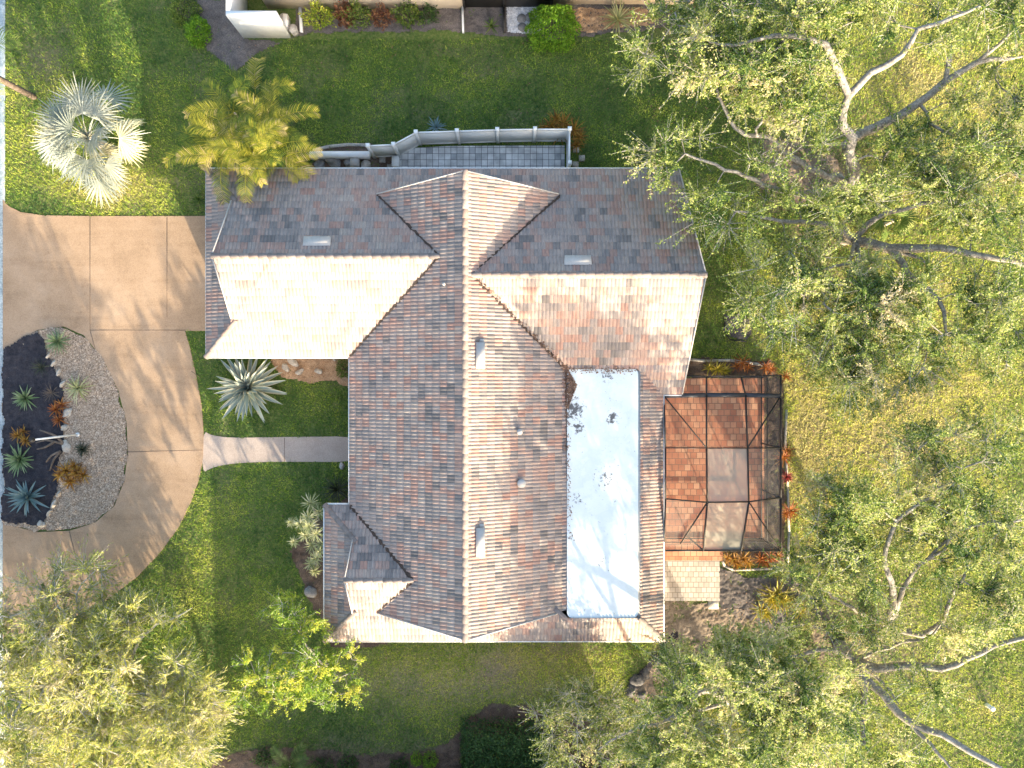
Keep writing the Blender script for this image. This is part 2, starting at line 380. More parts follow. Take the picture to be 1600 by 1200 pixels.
def mat_lawn():
    m, t, n, l, b = new_mat('lawn_grass')
    p = wpos(n)
    a1 = n.new('ShaderNodeAttribute'); a1.attribute_name = 'dry'
    a2 = n.new('ShaderNodeAttribute'); a2.attribute_name = 'bare'
    a = noise(n, l, 0.7, 5, 0.7, p); f = noise(n, l, 9, 4, 0.75, p); ff = noise(n, l, 38, 2, 0.7, p)
    g = ramp(n, [(0.3, (0.040,0.090,0.020)), (0.55, (0.065,0.120,0.022)), (0.75, (0.10,0.145,0.03))]); l.new(a.outputs[0], g.inputs[0])
    dr = ramp(n, [(0.3, (0.25,0.225,0.075)), (0.7, (0.36,0.31,0.14))]); l.new(f.outputs[0], dr.inputs[0])
    ad = n.new('ShaderNodeMath'); ad.operation = 'MULTIPLY_ADD'; l.new(f.outputs[0], ad.inputs[0]); ad.inputs[1].default_value = 1.1; 
    l.new(a1.outputs['Fac'], ad.inputs[2])
    st = ramp(n, [(0.55, (0,0,0)), (1.35, (1,1,1))]); 
    mr = n.new('ShaderNodeMapRange'); mr.inputs[1].default_value = 0.55; mr.inputs[2].default_value = 1.45; l.new(ad.outputs[0], mr.inputs[0])
    c = mixcol(n, l, mr.outputs[0], g.outputs[0], dr.outputs[0])
    br = ramp(n, [(0.3, (0.13,0.10,0.07)), (0.7, (0.27,0.21,0.15))]); l.new(f.outputs[0], br.inputs[0])
    c = mixcol(n, l, a2.outputs['Fac'], c, br.outputs[0])
    fr = ramp(n, [(0.28, (0.55,)*3), (0.72, (1.4,)*3)]); l.new(ff.outputs[0], fr.inputs[0])
    c = mixcol(n, l, 1.0, c, fr.outputs[0], 'MULTIPLY')
    l.new(c, b.inputs['Base Color']); b.inputs['Roughness'].default_value = 0.9; b.inputs['Specular IOR Level'].default_value = 0.15
    return m
M['lawn'] = mat_lawn()
M['ground'] = mat_noise('far_ground', (0.07,0.10,0.03), (0.13,0.15,0.05), 0.3, 8, 0.3, 0.95)
g3 = lambda a, b, c: [(0, a), (0.5, b), (1, c)]
M['oak'] = mat_leaf('oak_leaf', [(0,(0.05,0.11,0.024)),(0.3,(0.17,0.25,0.05)),(0.65,(0.42,0.47,0.12)),(0.88,(0.62,0.62,0.27)),(1,(0.62,0.52,0.32))], 0.47)
M['oak_light'] = mat_leaf('oak_leaf_light', [(0,(0.091,0.138,0.030)),(0.5,(0.208,0.263,0.060)),(0.9,(0.351,0.362,0.108)),(1,(0.468,0.413,0.204))], 0.4)
M['brush_leaf'] = mat_leaf('bottlebrush_leaf', [(0,(0.16,0.22,0.05)),(0.35,(0.44,0.48,0.10)),(0.7,(0.70,0.66,0.19)),(0.88,(0.75,0.70,0.40)),(1,(0.74,0.68,0.54))], 0.5)
M['lime_leaf'] = mat_leaf('lime_leaf', [(0,(0.13,0.24,0.025)),(0.5,(0.312,0.420,0.044)),(1,(0.598,0.564,0.077))], 0.4)
M['ball_leaf'] = mat_leaf('ball_leaf', [(0,(0.08,0.19,0.012)),(0.6,(0.17,0.34,0.02)),(1,(0.34,0.46,0.04))], 0.35)
M['hedge_leaf'] = mat_leaf('hedge_leaf', [(0,(0.02,0.055,0.012)),(0.6,(0.05,0.11,0.022)),(1,(0.10,0.17,0.04))], 0.25)
M['shrub_leaf'] = mat_leaf('shrub_leaf', [(0,(0.05,0.10,0.02)),(0.6,(0.14,0.22,0.035)),(1,(0.28,0.30,0.07))], 0.35)
M['red_leaf'] = mat_leaf('red_leaf', [(0,(0.10,0.035,0.025)),(0.6,(0.22,0.09,0.045)),(1,(0.34,0.2,0.09))], 0.3)
M['bismarck'] = mat_leaf('silver_palm_leaf', [(0,(0.20,0.24,0.21)),(0.5,(0.32,0.35,0.30)),(0.85,(0.42,0.43,0.34)),(1,(0.42,0.39,0.22))], 0.2)
M['areca'] = mat_leaf('golden_palm_leaf', [(0,(0.04,0.09,0.014)),(0.35,(0.14,0.19,0.02)),(0.7,(0.40,0.37,0.04)),(1,(0.50,0.40,0.17))], 0.4)
M['palm_leaf'] = mat_leaf('palm_leaf', [(0,(0.05,0.10,0.02)),(0.6,(0.12,0.19,0.035)),(1,(0.25,0.28,0.08))], 0.35)
M['agave'] = mat_leaf('agave_leaf', [(0,(0.17,0.23,0.21)),(0.5,(0.27,0.33,0.29)),(0.86,(0.32,0.37,0.31)),(0.9,(0.46,0.44,0.31)),(1,(0.52,0.49,0.36))], 0.1, 0.5)
M['blue_agave'] = mat_leaf('blue_agave_leaf', [(0,(0.11,0.19,0.19)),(0.7,(0.20,0.29,0.29)),(1,(0.32,0.40,0.38))], 0.1, 0.5)
M['green_agave'] = mat_leaf('green_agave_leaf', [(0,(0.12,0.20,0.08)),(0.6,(0.24,0.32,0.15)),(1,(0.44,0.47,0.27))], 0.15, 0.5)
M['brom_gold'] = mat_leaf('gold_bromeliad', [(0,(0.199,0.090,0.021)),(0.5,(0.371,0.184,0.026)),(1,(0.480,0.324,0.059))], 0.3)
M['brom_orange'] = mat_leaf('orange_bromeliad', [(0,(0.184,0.051,0.021)),(0.5,(0.386,0.129,0.028)),(1,(0.480,0.246,0.059))], 0.3)
M['brom_red'] = mat_leaf('red_bromeliad', [(0,(0.121,0.021,0.024)),(0.6,(0.277,0.035,0.035)),(1,(0.340,0.090,0.051))], 0.3)
M['croton'] = mat_leaf('croton_leaf', [(0,(0.12,0.13,0.02)),(0.5,(0.34,0.29,0.03)),(1,(0.50,0.38,0.06))], 0.3)
M['yucca'] = mat_leaf('yucca_leaf', [(0,(0.24,0.28,0.10)),(0.6,(0.48,0.48,0.24)),(1,(0.66,0.62,0.42))], 0.25)
M['dark_blade'] = mat_leaf('dark_blade', [(0,(0.02,0.028,0.015)),(0.8,(0.05,0.06,0.03)),(1,(0.12,0.11,0.08))], 0.1)
M['dead_leaf'] = mat_leaf('dead_leaf', [(0,(0.09,0.05,0.03)),(0.6,(0.20,0.11,0.07)),(1,(0.34,0.22,0.15))], 0.1)
M['flower_red'] = mat_leaf('bottlebrush_flower', [(0,(0.25,0.015,0.015)),(1,(0.45,0.07,0.04))], 0.2)

# ------------------------------------------------------------------ ground
def build_ground():
    m = MB(); m.add([(-300,-300,-0.06),(300,-300,-0.06),(300,300,-0.06),(-300,300,-0.06)], [(0,1,2,3)])
    o = m.build('ground', M['ground']); o['kind'] = 'structure'
    st = 0.055
    xs = np.arange(-25.35, 30, st); ys = np.arange(-22.5, 22.5, st)
    X, Y = np.meshgrid(xs, ys)
    Z = 0.040*rng.random(X.shape)+0.030*(vnoise(X, Y, 7.5, 1)-.3)+0.014*(vnoise(X, Y, 3.1, 2)-.5)
    Z = np.clip(Z, -0.03, 0.058)
    PX = 800+X/S0; PY = 600-Y/S0
    dry = 0.16*np.ones(X.shape); bare = np.zeros(X.shape)
    def blob(a, cx, cy, rx, ry, v):
        a += v*np.exp(-(((PX-cx)/rx)**2+((PY-cy)/ry)**2))
    for q in ((180,290,90,45,0.75),(60,120,70,90,0.25),(70,230,60,60,0.3),(1270,680,90,160,0.75),(1500,640,130,120,0.55),(1560,1080,120,160,0.22),
              (1450,120,160,130,0.5),(1560,250,120,120,.45),(290,880,90,100,0.28),(560,130,160,60,-.1),(700,1060,200,60,.25),(1400,500,200,120,0.35),(1500,850,120,100,.35),
              (860,1030,120,30,.3),(1100,430,60,60,.1),(1380,300,200,260,.3),(1420,760,180,300,.3),(1450,1120,160,90,.2),(750,1060,260,70,.3),(60,900,80,80,.1),(1280,900,80,120,.25)):
        blob(dry, *q)
    for q in ((700,1075,180,25,.35),(770,1040,25,25,.55),(1060,1000,60,60,.4),(70,95,35,35,.5),(1240,280,70,60,.6),(1290,1000,100,60,.5),(1400,1010,80,60,.4),
              (880,1010,60,20,.4),(1300,400,80,60,.5),(1420,700,100,40,.5),(540,1175,200,30,.4),(1180,970,120,60,.45),(1330,250,80,60,.5)):
        blob(bare, *q)
    bare += 0.35*np.clip(vnoise(X, Y, 0.9, 21)-0.62, 0, 1)*2
    bare = np.clip(bare*(0.6+0.8*vnoise(X, Y, 3.1, 8)), 0, 1); dry = np.clip(dry, 0, 1)
    ny, nx = X.shape; idx = np.arange(nx*ny).reshape(ny, nx)
    F = np.stack([idx[:-1,:-1], idx[:-1,1:], idx[1:,1:], idx[1:,:-1]], -1).reshape(-1, 4)
    jx = rng.uniform(-.02, .02, X.shape); jy = rng.uniform(-.02, .02, X.shape)
    m = MB(); m.add(np.stack([X+jx, Y+jy, Z], -1).reshape(-1, 3), F, 0.5)
    o = m.build('lawn', M['lawn']); o['kind'] = 'structure'
    global LAWN; LAWN = (xs, ys, dry, bare, Z)
    for nm, a in (('dry', dry), ('bare', bare)):
        at = o.data.attributes.new(nm, 'FLOAT', 'POINT'); at.data.foreach_set('value', a.astype(np.float32).ravel())
build_ground()

ISL = [(6,546),(60,516),(100,510),(132,524),(162,560),(186,610),(199,660),(201,710),(195,752),(180,790),(150,816),(110,829),(60,831),(6,818)]
def build_paving():
    outer = [(6,312),(14,322),(34,332),(70,337),(140,338),(392,338),(392,517),(290,517),(298,545),(308,590),(316,635),(319,680),(318,715),(312,748),(300,782),(281,822),
             (252,862),(216,900),(172,934),(120,962),(60,986),(6,1003)]
    poly = px_poly(outer)+[tuple(p) for p in px_poly(ISL[::-1])]
    d = poly_prism('driveway', poly, -0.05, 0.072, M['drive'], kind='structure')
    m = MB()
    def j(a, b): 
        p, q = G(*a), G(*b); m.beam((p[0],p[1],0.070), (q[0],q[1],0.070), 0.03, 0.012)
    j((142,338),(142,516)); j((262,340),(262,495)); j((142,516),(290,516)); j((200,706),(318,703)); j((300,580),(314,590)); j((142,516),(150,545)); j((110,830),(140,955))
    o = m.build('driveway_joint', M['joint'], d); o['kind'] = 'structure'
    wk = smooth_poly([(318,672),(330,680),(360,684),(420,683),(590,681),(590,722),(420,721),(360,724),(330,731),(316,740)], 2)
    wp = poly_prism('walkway', px_poly(wk), -0.05, 0.060, M['walk'], kind='structure')
    m = MB(); p = G(445,684); q = G(445,721); m.beam((p[0],p[1],0.058),(q[0],q[1],0.058),0.025,0.012); o = m.build('walkway_joint', M['joint'], wp); o['kind'] = 'structure'
    k = MB(); k.box((-26.05,-60,-0.05),(-25.32,60,0.055)); o = k.build('kerb', M['kerb']); o['kind'] = 'structure'
    k = MB(); k.box((-34,-60,-0.05),(-26.06,60,0.03)); o = k.build('street', M['asphalt']); o['kind'] = 'structure'
    bed('gravel_bed', ISL, 0.082, 0.035, M['gravel'], 0.042, rag=0.10)
    bed('mulch_bed', [(6,546),(60,518),(72,528),(80,560),(98,590),(104,640),(100,690),(95,730),(92,770),(80,800),(66,824),(6,812)], 0.12, 0.05, M['black_mulch'], 0.06)
    bed('mulch_bed', [(300,0),(362,0),(382,62),(455,62),(462,15),(724,14),(724,50),(640,50),(540,52),(470,55),(420,75),(385,100),(370,115),(335,88),(285,30),(262,0)], 0.06, 0.04, M['grey_mulch'])
    bed('mulch_bed', [(724,8),(1040,4),(1060,40),(1010,50),(925,58),(860,66),(830,58),(724,54)], 0.06, 0.05, M['grey_mulch'])
    bed('wood_chip_bed', [(868,14),(960,12),(1035,16),(1020,44),(960,46),(925,54),(890,52)], 0.08, 0.05, M['chips'])
    bed('wood_chip_bed', [(420,556),(580,556),(580,640),(545,610),(520,594),(480,598),(440,590),(430,575)], 0.075, 0.05, M['chips'])
    bed('mulch_bed', [(300,1222),(345,1180),(380,1168),(470,1166),(560,1178),(640,1172),(700,1160),(735,1115),(770,1098),(830,1100),(850,1120),(960,1130),(960,1222)], 0.06, 0.05, M['mulch'])
    bed('mulch_bed', [(1070,548),(1078,558),(1140,562),(1204,560),(1214,586),(1200,590),(1030,590),(1040,560)], 0.08, 0.05, M['mulch'])
    bed('mulch_bed', [(1186,580),(1224,590),(1228,880),(1130,886),(1118,862),(1118,842),(1186,842)], 0.05, 0.05, M['mulch'])
    bed('mulch_bed', [(1128,490),(1150,492),(1172,500),(1176,525),(1160,532),(1136,526)], 0.085, 0.05, M['grey_mulch'])
    bed('mulch_bed', [(1122,880),(1160,900),(1240,900),(1290,930),(1280,980),(1210,985),(1150,965),(1120,940)], 0.06, 0.06, M['grey_mulch'])
    bed('bare_soil', [(1030,935),(1120,945),(1170,950),(1160,1000),(1090,1030),(1060,1070),(1010,1110),(985,1090),(1010,1050),(1040,1015)], 0.06, 0.07, M['soil'])
    bed('ditch_bed', [(1062,985),(1052,1010),(1020,1035),(1012,1060),(996,1080),(985,1100),(972,1085),(985,1058),(1005,1040),(1030,1010),(1045,985)], 0.075, 0.08, M['black_mulch'])
    bed('mulch_bed', [(455,860),(520,790),(560,770),(590,730),(590,960),(530,1000),(480,940)], 0.07, 0.05, M['mulch'])
    bed('mulch_bed', [(500,228),(580,226),(630,240),(630,268),(480,268)], 0.06, 0.06, M['mulch'])
    bed('mulch_bed', [(505,985),(620,985),(600,1010),(520,1012)], 0.065, 0.05, M['mulch'])
    bed('bare_soil', [(560,1000),(1045,1000),(1040,980),(560,980)], 0.055, 0.05, M['soil'])
    bed('bare_soil', [(1190,215),(1300,225),(1330,300),(1240,330),(1180,290)], 0.06, 0.06, M['soil'])
    bed('pebble_bed', [(790,8),(842,8),(846,50),(838,56),(792,52)], 0.10, 0.05, M['pebble_white'], 0.05, rag=0.03)
    # patios
    o = poly_prism('patio_floor', px_poly([(1000,591),(1193,591),(1193,842),(1128,842),(1128,875),(1000,875)]), -0.05, 0.105, M['terracotta'], kind='structure')
    o = poly_prism('paver_landing', px_poly([(1000,872),(1124,872),(1124,938),(1000,938)]), -0.05, 0.098, M['cream_pavers'], kind='structure')
    o = poly_prism('paver_patio', px_poly([(634,236),(648,232),(700,229),(882,228),(882,300),(600,300),(606,262)]), -0.05, 0.09, M['pavers'], kind='structure')
build_paving()

M['blade'] = mat_leaf('grass_blade', [(0,(0.035,0.10,0.030)),(0.35,(0.14,0.26,0.042)),(0.6,(0.42,0.51,0.06)),(0.8,(0.60,0.58,0.13)),(1,(0.62,0.55,0.26))], 0.42, 0.6)
def grass():
    xs, ys, dry, bare, Z = LAWN
    n = 820000
    x = rng.uniform(-25.3, 26.5, n); y = rng.uniform(-20, 20, n)
    i = np.clip(((y-ys[0])/(ys[1]-ys[0])).astype(int), 0, len(ys)-1); j = np.clip(((x-xs[0])/(xs[1]-xs[0])).astype(int), 0, len(xs)-1)
    keep = rng.random(n) > bare[i, j]*1.15
    for lo, hi in (((-13.4,1.9),(7,9.2)), ((-6.8,-11),(6.4,9)), ((-8,-11.1),(3,-6.2)), ((-13.5,17.2),(9,30))):
        keep &= ~((x > lo[0]) & (x < hi[0]) & (y > lo[1]) & (y < hi[1]))
    P = np.stack([x, y], 1)
    for poly in EXCL:
        a = np.array(poly); m_ = keep & (x > a[:,0].min()) & (x < a[:,0].max()) & (y > a[:,1].min()) & (y < a[:,1].max())
        k = np.nonzero(m_)[0]; keep[k[inside(P[k], poly)]] = False
    x, y, i, j = x[keep], y[keep], i[keep], j[keep]; n = len(x)
    tuft = vnoise(x, y, 4.3, 51)*.6+vnoise(x, y, 9.1, 52)*.4
    h = (0.03+0.075*tuft)*(0.7+.6*rng.random(n)); az = rng.random(n)*6.283; ln = h*(0.5+1.0*rng.random(n)); az2 = az+1.57+rng.normal(0, .4, n); w = 0.011+.010*rng.random(n)
    b = np.stack([x, y, Z[i, j]-.005], 1); s_ = np.stack([np.cos(az2)*w, np.sin(az2)*w, 0*w], 1); t = b+np.stack([np.cos(az)*ln, np.sin(az)*ln, h], 1)
    V = np.stack([b-s_, b+s_, t+s_*.35, t-s_*.35], 1).reshape(-1, 3)
    tone = np.clip(.22+.13*rng.normal(size=n)+.62*dry[i, j]+.45*(vnoise(x, y, .8, 53)-.5)+.25*(vnoise(x, y, 3.3, 54)-.5), 0, 1)
    m = MB(); m.add(V, np.arange(4*n).reshape(n, 4), tone)
    o = m.build('grass', M['blade']); o['kind'] = 'stuff'; tag(o, 'short mown lawn grass around the house', 'grass')
grass()

# ------------------------------------------------------------------ the house
PITCH = 0.415; EAVE = 2.8
TW, TL = 0.33, 0.335          # one tile: two ribs wide, one course long (plan)
def slope(parent, down, eave, lo, hi, run, clip, z0=EAVE, seed=0):
    """tiled roof plane. down: 'N','S','E','W' = the way it falls; eave: coordinate of the eave line;
    lo..hi: extent along the eave; run: plan length up the slope; clip: convex plan polygon"""
    nr = int(math.ceil(run/TL)); seg = 12                      # segments per tile (two ribs)
    nt = int(math.ceil((hi-lo)/TW)); nu = nt*seg+1
    u = np.arange(nu)/seg                                      # in tiles
    ph = (u*2) % 1.0
    rib = 0.044*np.clip(np.sin(math.pi*ph), 0, 1)**0.9
    vs, fs, uvs = [], [], []
    step = 0.034
    sh = seed*37.0
    for k in range(nr):
        d0, d1 = k*TL, (k+1)*TL
        off = (k % 2)*0.5                                     # staggered colours
        lift = 0.004*rng.standard_normal(nt+1)[np.minimum((u).astype(int), nt)]
        for d, h in ((d0-0.03, step+0.012), (d1, 0.012)):
            zz = z0+PITCH*d+rib+h+lift
            vs.append(np.stack([lo+u*TW, np.full(nu, d), zz], 1))
        # riser at the lower edge
        vs.append(np.stack([lo+u*TW, np.full(nu, d0-0.03), z0+PITCH*(d0-0.03)+rib*0.5-0.01], 1))
        b = k*3*nu; i = np.arange(nu-1)
        f1 = np.stack([b+i, b+i+1, b+nu+i+1, b+nu+i], 1); f2 = np.stack([b+2*nu+i, b+2*nu+i+1, b+i+1, b+i], 1)
        fs += [f1, f2]
        uc = (u[:-1]+u[1:])/2
        cell = np.floor(uc+off)
        # uv of the four corners kept inside the tile's own cell
        ul = u[:-1]+off-cell; ur = u[1:]+off-cell
        eps = 0.002
        for (va, vb) in ((0.02, 0.98), (0.01, 0.05)):
            q = np.empty((nu-1, 4, 2))
            q[:,0,0] = cell+np.clip(ul, eps, 1-eps); q[:,1,0] = cell+np.clip(ur, eps, 1-eps); q[:,2,0] = q[:,1,0]; q[:,3,0] = q[:,0,0]
            q[:,0:2,1] = k+va+sh; q[:,2:4,1] = k+vb+sh
            uvs.append(q)
    V = np.concatenate(vs); F = np.concatenate(fs); UV = np.concatenate(uvs)
    U, D, Z = V[:,0], V[:,1], V[:,2]
    if down == 'N': P = np.stack([U, eave-D, Z], 1); flip = True
    if down == 'S': P = np.stack([U, eave+D, Z], 1); flip = False
    if down == 'E': P = np.stack([eave-D, U, Z], 1); flip = False
    if down == 'W': P = np.stack([eave+D, U, Z], 1); flip = True
    if flip: F = F[:, ::-1]; UV = UV[:, ::-1]
    me = bpy.data.meshes.new('roof_slope')
    me.vertices.add(len(P)); me.vertices.foreach_set('co', P.astype(np.float32).ravel())
    me.loops.add(F.size); me.loops.foreach_set('vertex_index', F.astype(np.int32).ravel())
    me.polygons.add(len(F)); me.polygons.foreach_set('loop_start', (np.arange(len(F))*4).astype(np.int32))
    me.update(calc_edges=True)
    ul = me.uv_layers.new(name='tile'); ul.data.foreach_set('uv', UV.astype(np.float32).ravel())
    bm = bmesh.new(); bm.from_mesh(me)
    n = len(clip)
    for i in range(n):
        a, b = clip[i], clip[(i+1) % n]
        nrm = Vector((b[1]-a[1], -(b[0]-a[0]), 0)).normalized()
        bmesh.ops.bisect_plane(bm, geom=bm.verts[:]+bm.edges[:]+bm.faces[:], plane_co=(a[0], a[1], 0), plane_no=nrm)
    cen = np.array([f.calc_center_median()[:2] for f in bm.faces]); keep = inside(cen, clip)
    bmesh.ops.delete(bm, geom=[f for f, k in zip(bm.faces[:], keep) if not k], context='FACES')
    bm.to_mesh(me); bm.free()
    return link('roof_slope', me, M['tile'], parent)

def caps(parent, a, b, rad=0.13, ln=0.40, lift=0.05):
    a = Vector(a); b = Vector(b); L = (b-a).length; d = (b-a)/L
    s = d.cross(Vector((0,0,1))).normalized(); up = s.cross(d).normalized()
    m = MB(); n = max(1, int(L/ln)); st = L/n; K = 7
    for k in range(n):
        vs = []
        for (t, rr, h) in ((k*st-0.05, rad*1.06, 0.03), ((k+1)*st, rad*0.92, 0.0)):
            c = a+d*t+up*(lift+h-rad*0.45)
            for i in range(K+1):
                an = math.pi*i/K; vs.append(tuple(c+s*(math.cos(an)*rr)+up*(math.sin(an)*rr*0.95)))
        fs = [(i, i+1, K+2+i, K+1+i) for i in range(K)]
        c = len(vs); 
        fs += [(0, K, K-1, 1), (1, K-1, K-2, 2), (2, K-2, K-3, 3)]
        m.add(vs, fs, rng.random())
    return m.build('ridge_cap', M['cap'], parent)

def valley(parent, a, b, wd=0.06):
    a = np.array(a, float); b = np.array(b, float); n = max(4, int(np.linalg.norm(b-a)/0.12))
    t = np.linspace(0, 1, n+1)[:, None]; p = a+(b-a)*t
    d = (b-a)[:2]; d /= np.linalg.norm(d); s = np.array([-d[1], d[0], 0])
    w1 = wd*(0.35+0.9*rng.random((n+1, 1))); w2 = wd*(0.35+0.9*rng.random((n+1, 1)))
    z = np.array([0, 0, 1.0])*(0.055+0.02*rng.random((n+1, 1)))
    V = np.concatenate([p+s*w1+z+np.array([0,0,.02]), p-s*w2+z+np.array([0,0,.02])]); i = np.arange(n)
    m = MB(); m.add(V, np.stack([i, i+1, n+2+i, n+1+i], 1)[:, ::-1], rng.random(n))
    return m.build('valley_gutter', M['valley'], parent)

def fascia(parent, pts, z=EAVE):
    m = MB()
    for a, b in pts:
        m.beam((a[0], a[1], z-0.07), (b[0], b[1], z-0.07), 0.05, 0.2)
    return m.build('fascia', M['white_paint'], parent)

def tri_wall(parent, p, q, r):
    m = MB(); m.add([p, q, r], [(0, 1, 2, 2)]); return m.build('gable_wall', M['stucco'], parent)

XR, ZR = -2.0, 5.07                     # main ridge
XW, XE = -7.466, 6.93                   # main eaves
YN, YS = 9.88, -11.8                    # north / south eaves
GX, GY, GS, GZ = -14.07, 5.58, 1.27, 4.585   # garage: west eave, ridge y, south eave, ridge z
EY, EZ, ES = 4.70, 4.95, -0.45          # east wing ridge and south eave
BX, BN, BY, BZ = -8.6, -5.6, -8.7, 4.087     # south-west bay
FZ = 3.26
def build_house():
    h = thing('house', (-1, -1, 0), 'large single storey house with a multi coloured tiled roof', 'house')
    # main north-south roof with prow gables
    slope(h, 'W', XW, -11.2, 9.3, 5.466, [(XR,-10.98),(XR,9.13),(-6.1,8.58),(-6.6,8.2),(XW-.05,7.5),(XW-.05,-9.6),(-6.1,-10.33)], seed=1)
    east = slope(h, 'E', XR+8.93-.0, -11.2, 9.3, 8.93, [(XR,9.13),(2.35,8.55),(2.55,-10.25),(XR,-10.98)], z0=ZR-PITCH*8.93, seed=2)
    # garage wing
    slope(h, 'N', YN, GX, -1.9, YN-GY, [(GX+.0,YN+.05),(-2.0,YN+.05),(-2.0,GY),(-13.03,GY),(-12.6,8.3)], seed=3)
    slope(h, 'S', GS, GX, -1.9, GY-GS, [(GX,GS-.05),(XW-.05,GS-.05),(-3.1,GY),(-13.03,GY),(-12.6,2.95)], seed=4)
    slope(h, 'W', GX, GS, YN, 1.62, [(GX-.05,GS),(GX-.05,YN),(-12.45,8.25),(-12.45,2.9)], seed=5)
    tri_wall(h, (-12.5,8.2,3.45), (-12.5,2.95,3.45), (-12.72,GY,4.5))
    # east wing
    slope(h, 'N', YN, -2.0, 8.5, YN-EY, [(-2.0,YN+.05),(7.67,YN+.05),(8.33,EY),(-2.0,EY)], seed=6)
    slope(h, 'S', ES, -2.0, 8.5, EY-ES, [(-1.7,EY),(8.33,EY),(7.82,ES-.05),(5.74,ES-.05),(5.74,0.67),(2.35,0.67)], seed=7)
    tri_wall(h, (7.45,9.7,2.8), (7.45,-0.3,2.8), (7.75,EY,4.85))
    # south-west bay and the south skirt
    slope(h, 'N', BN, BX, -4.0, BN-BY, [(BX,BN+.05),(XW+.0,BN+.05),(-4.25,BY),(-7.37,BY),(-7.15,-7.0)], seed=8)
    slope(h, 'S', YS, BX, 7.0, BY-YS, [(BX,YS-.05),(XE,YS-.05),(5.72,-10.62),(2.3,-10.62),(1.9,-10.2),(1.5,-9.85),(-4.0,-9.85),(-4.2,BY),(-7.37,BY),(-7.15,-10.4)], seed=9)
    slope(h, 'W', BX, YS, BN, 1.62, [(BX-.05,YS),(BX-.05,BN),(-7.0,-7.2),(-7.0,-10.2)], seed=10)
    tri_wall(h, (-7.0,-7.1,3.45), (-7.0,-10.35,3.45), (-7.15,BY,4.0))
    # flat roof with its east skirt
    m = MB(); pl = smooth_poly([(2.50,0.70),(5.73,0.70),(5.73,-10.62),(2.50,-10.62)], 0)
    o = poly_prism('flat_roof', rounded(pl, 0.28), 2.9, FZ+.05, M['white_roof'], h); o['label'] = 'white coated flat roof with dark mildew stains'
    m = MB(); m.beam((5.80,0.6,FZ-.01),(5.80,-10.6,FZ-.01),0.14,0.10); m.beam((2.6,-10.68,FZ-.01),(5.87,-10.68,FZ-.01),0.12,0.10)
    m.build('flat_roof_edge', M['vent'], h)
    slope(h, 'E', XE, YS, 0.5, 1.10, [(XE+.05,YS),(XE+.05,0.0),(5.82,0.9),(5.82,-10.66)], seed=11)
    # ridge and hip tiles
    caps(h, (XR,-11.03,ZR), (XR,9.18,ZR))
    caps(h, (-13.05,GY,GZ), (-3.15,GY,GZ)); caps(h, (8.35,EY,EZ), (-1.75,EY,EZ)); caps(h, (-7.4,BY,BZ), (-4.35,BY,BZ), 0.11)
    caps(h, (GX,GS,EAVE), (-12.45,2.9,3.47)); caps(h, (GX,YN,EAVE), (-12.45,8.25,3.47))
    caps(h, (BX,BN,EAVE), (-7.05,-7.15,3.45)); caps(h, (BX,YS,EAVE), (-7.05,-10.25,3.45)); caps(h, (XE,YS,EAVE), (5.75,-10.62,3.29))
    caps(h, (1.95,-10.2,3.42), (2.5,-10.7,3.26), 0.11)
    # rake trims of the prow gables
    for a, b in (((-13.08,GY,GZ+.02),(-12.65,2.95,3.52)), ((-13.08,GY,GZ+.02),(-12.65,8.25,3.52)), ((8.36,EY,EZ+.02),(7.84,ES,2.82)), ((8.36,EY,EZ+.02),(7.70,YN,2.82)),
                 ((-7.42,BY,BZ+.02),(-7.2,-7.05,3.46)), ((-7.42,BY,BZ+.02),(-7.2,-10.35,3.46)), ((XR,9.16,ZR),(-6.1,8.60,3.40)), ((XR,9.16,ZR),(2.1,8.60,3.40)), ((XR,-11.01,ZR),(-6.1,-10.36,3.40)), ((XR,-11.01,ZR),(2.1,-10.36,3.40))):
        rk = MB(); rk.beam(a, b, 0.05, 0.14); rk.build('rake_trim', M['vent'], h)
    # valleys
    zz = lambda x: ZR-PITCH*abs(x-XR)
    valley(h, (-3.2,GY-.05,4.57), (XW,GS,EAVE)); valley(h, (-3.2,GY+.05,4.57), (-6.1,8.58,3.36))
    valley(h, (-1.72,EY-.05,4.93), (2.45,.70,3.25), 0.08); valley(h, (-1.72,EY+.05,4.93), (2.2,8.55,3.36))
    valley(h, (XW,BN,EAVE), (-4.4,BY+.05,4.07), .09); valley(h, (-4.4,BY-.05,4.07), (-6.1,-10.30,3.4), .05)
    # eaves
    fascia(h, [((GX-.03,GS-.06),(GX-.03,YN+.06)), ((GX,GS-.06),(XW-.05,GS-.06)), ((XW-.05,GS),(XW-.05,BN)), ((BX-.03,BN+.07),(XW-.1,BN+.07)), ((BX-.07,BN),(BX-.07,YS)),
               ((BX,YS-.07),(XE,YS-.07)), ((XE+.07,YS),(XE+.07,ES)), ((XE+.1,ES-.07),(7.82,ES-.07)), ((GX,YN+.07),(7.67,YN+.07))])
    # gables north and south
    tri_wall(h, (-5.9,8.3,3.3), (1.9,8.3,3.3), (XR,8.7,4.95)); tri_wall(h, (-5.9,-10.1,3.3), (1.9,-10.1,3.3), (XR,-10.5,4.95))
    # walls (inset under the eaves)
    m = MB()
    for lo, hi in (((GX+.6,GS+.6),(-2,YN-.6)), ((XW+.9,-11.1),(6.3,8.9)), ((-3,ES+.62),(7.1,YN-.63)), ((BX+.6,YS+.6),(3,BN-.6))):
        m.box((lo[0],lo[1],0), (hi[0],hi[1],2.72))
    m.build('wall', M['stucco'], h)
    # doors and windows on the walls
    m = MB(); m.box((GX+.52,2.6,0),(GX+.6,7.9,2.2)); m.build('garage_door', M['white_paint'], h)
    m = MB(); m.box((XW+.82,-3.9,0.06),(XW+.9,-2.7,2.15)); m.build('front_door', M['dark_bark'], h)
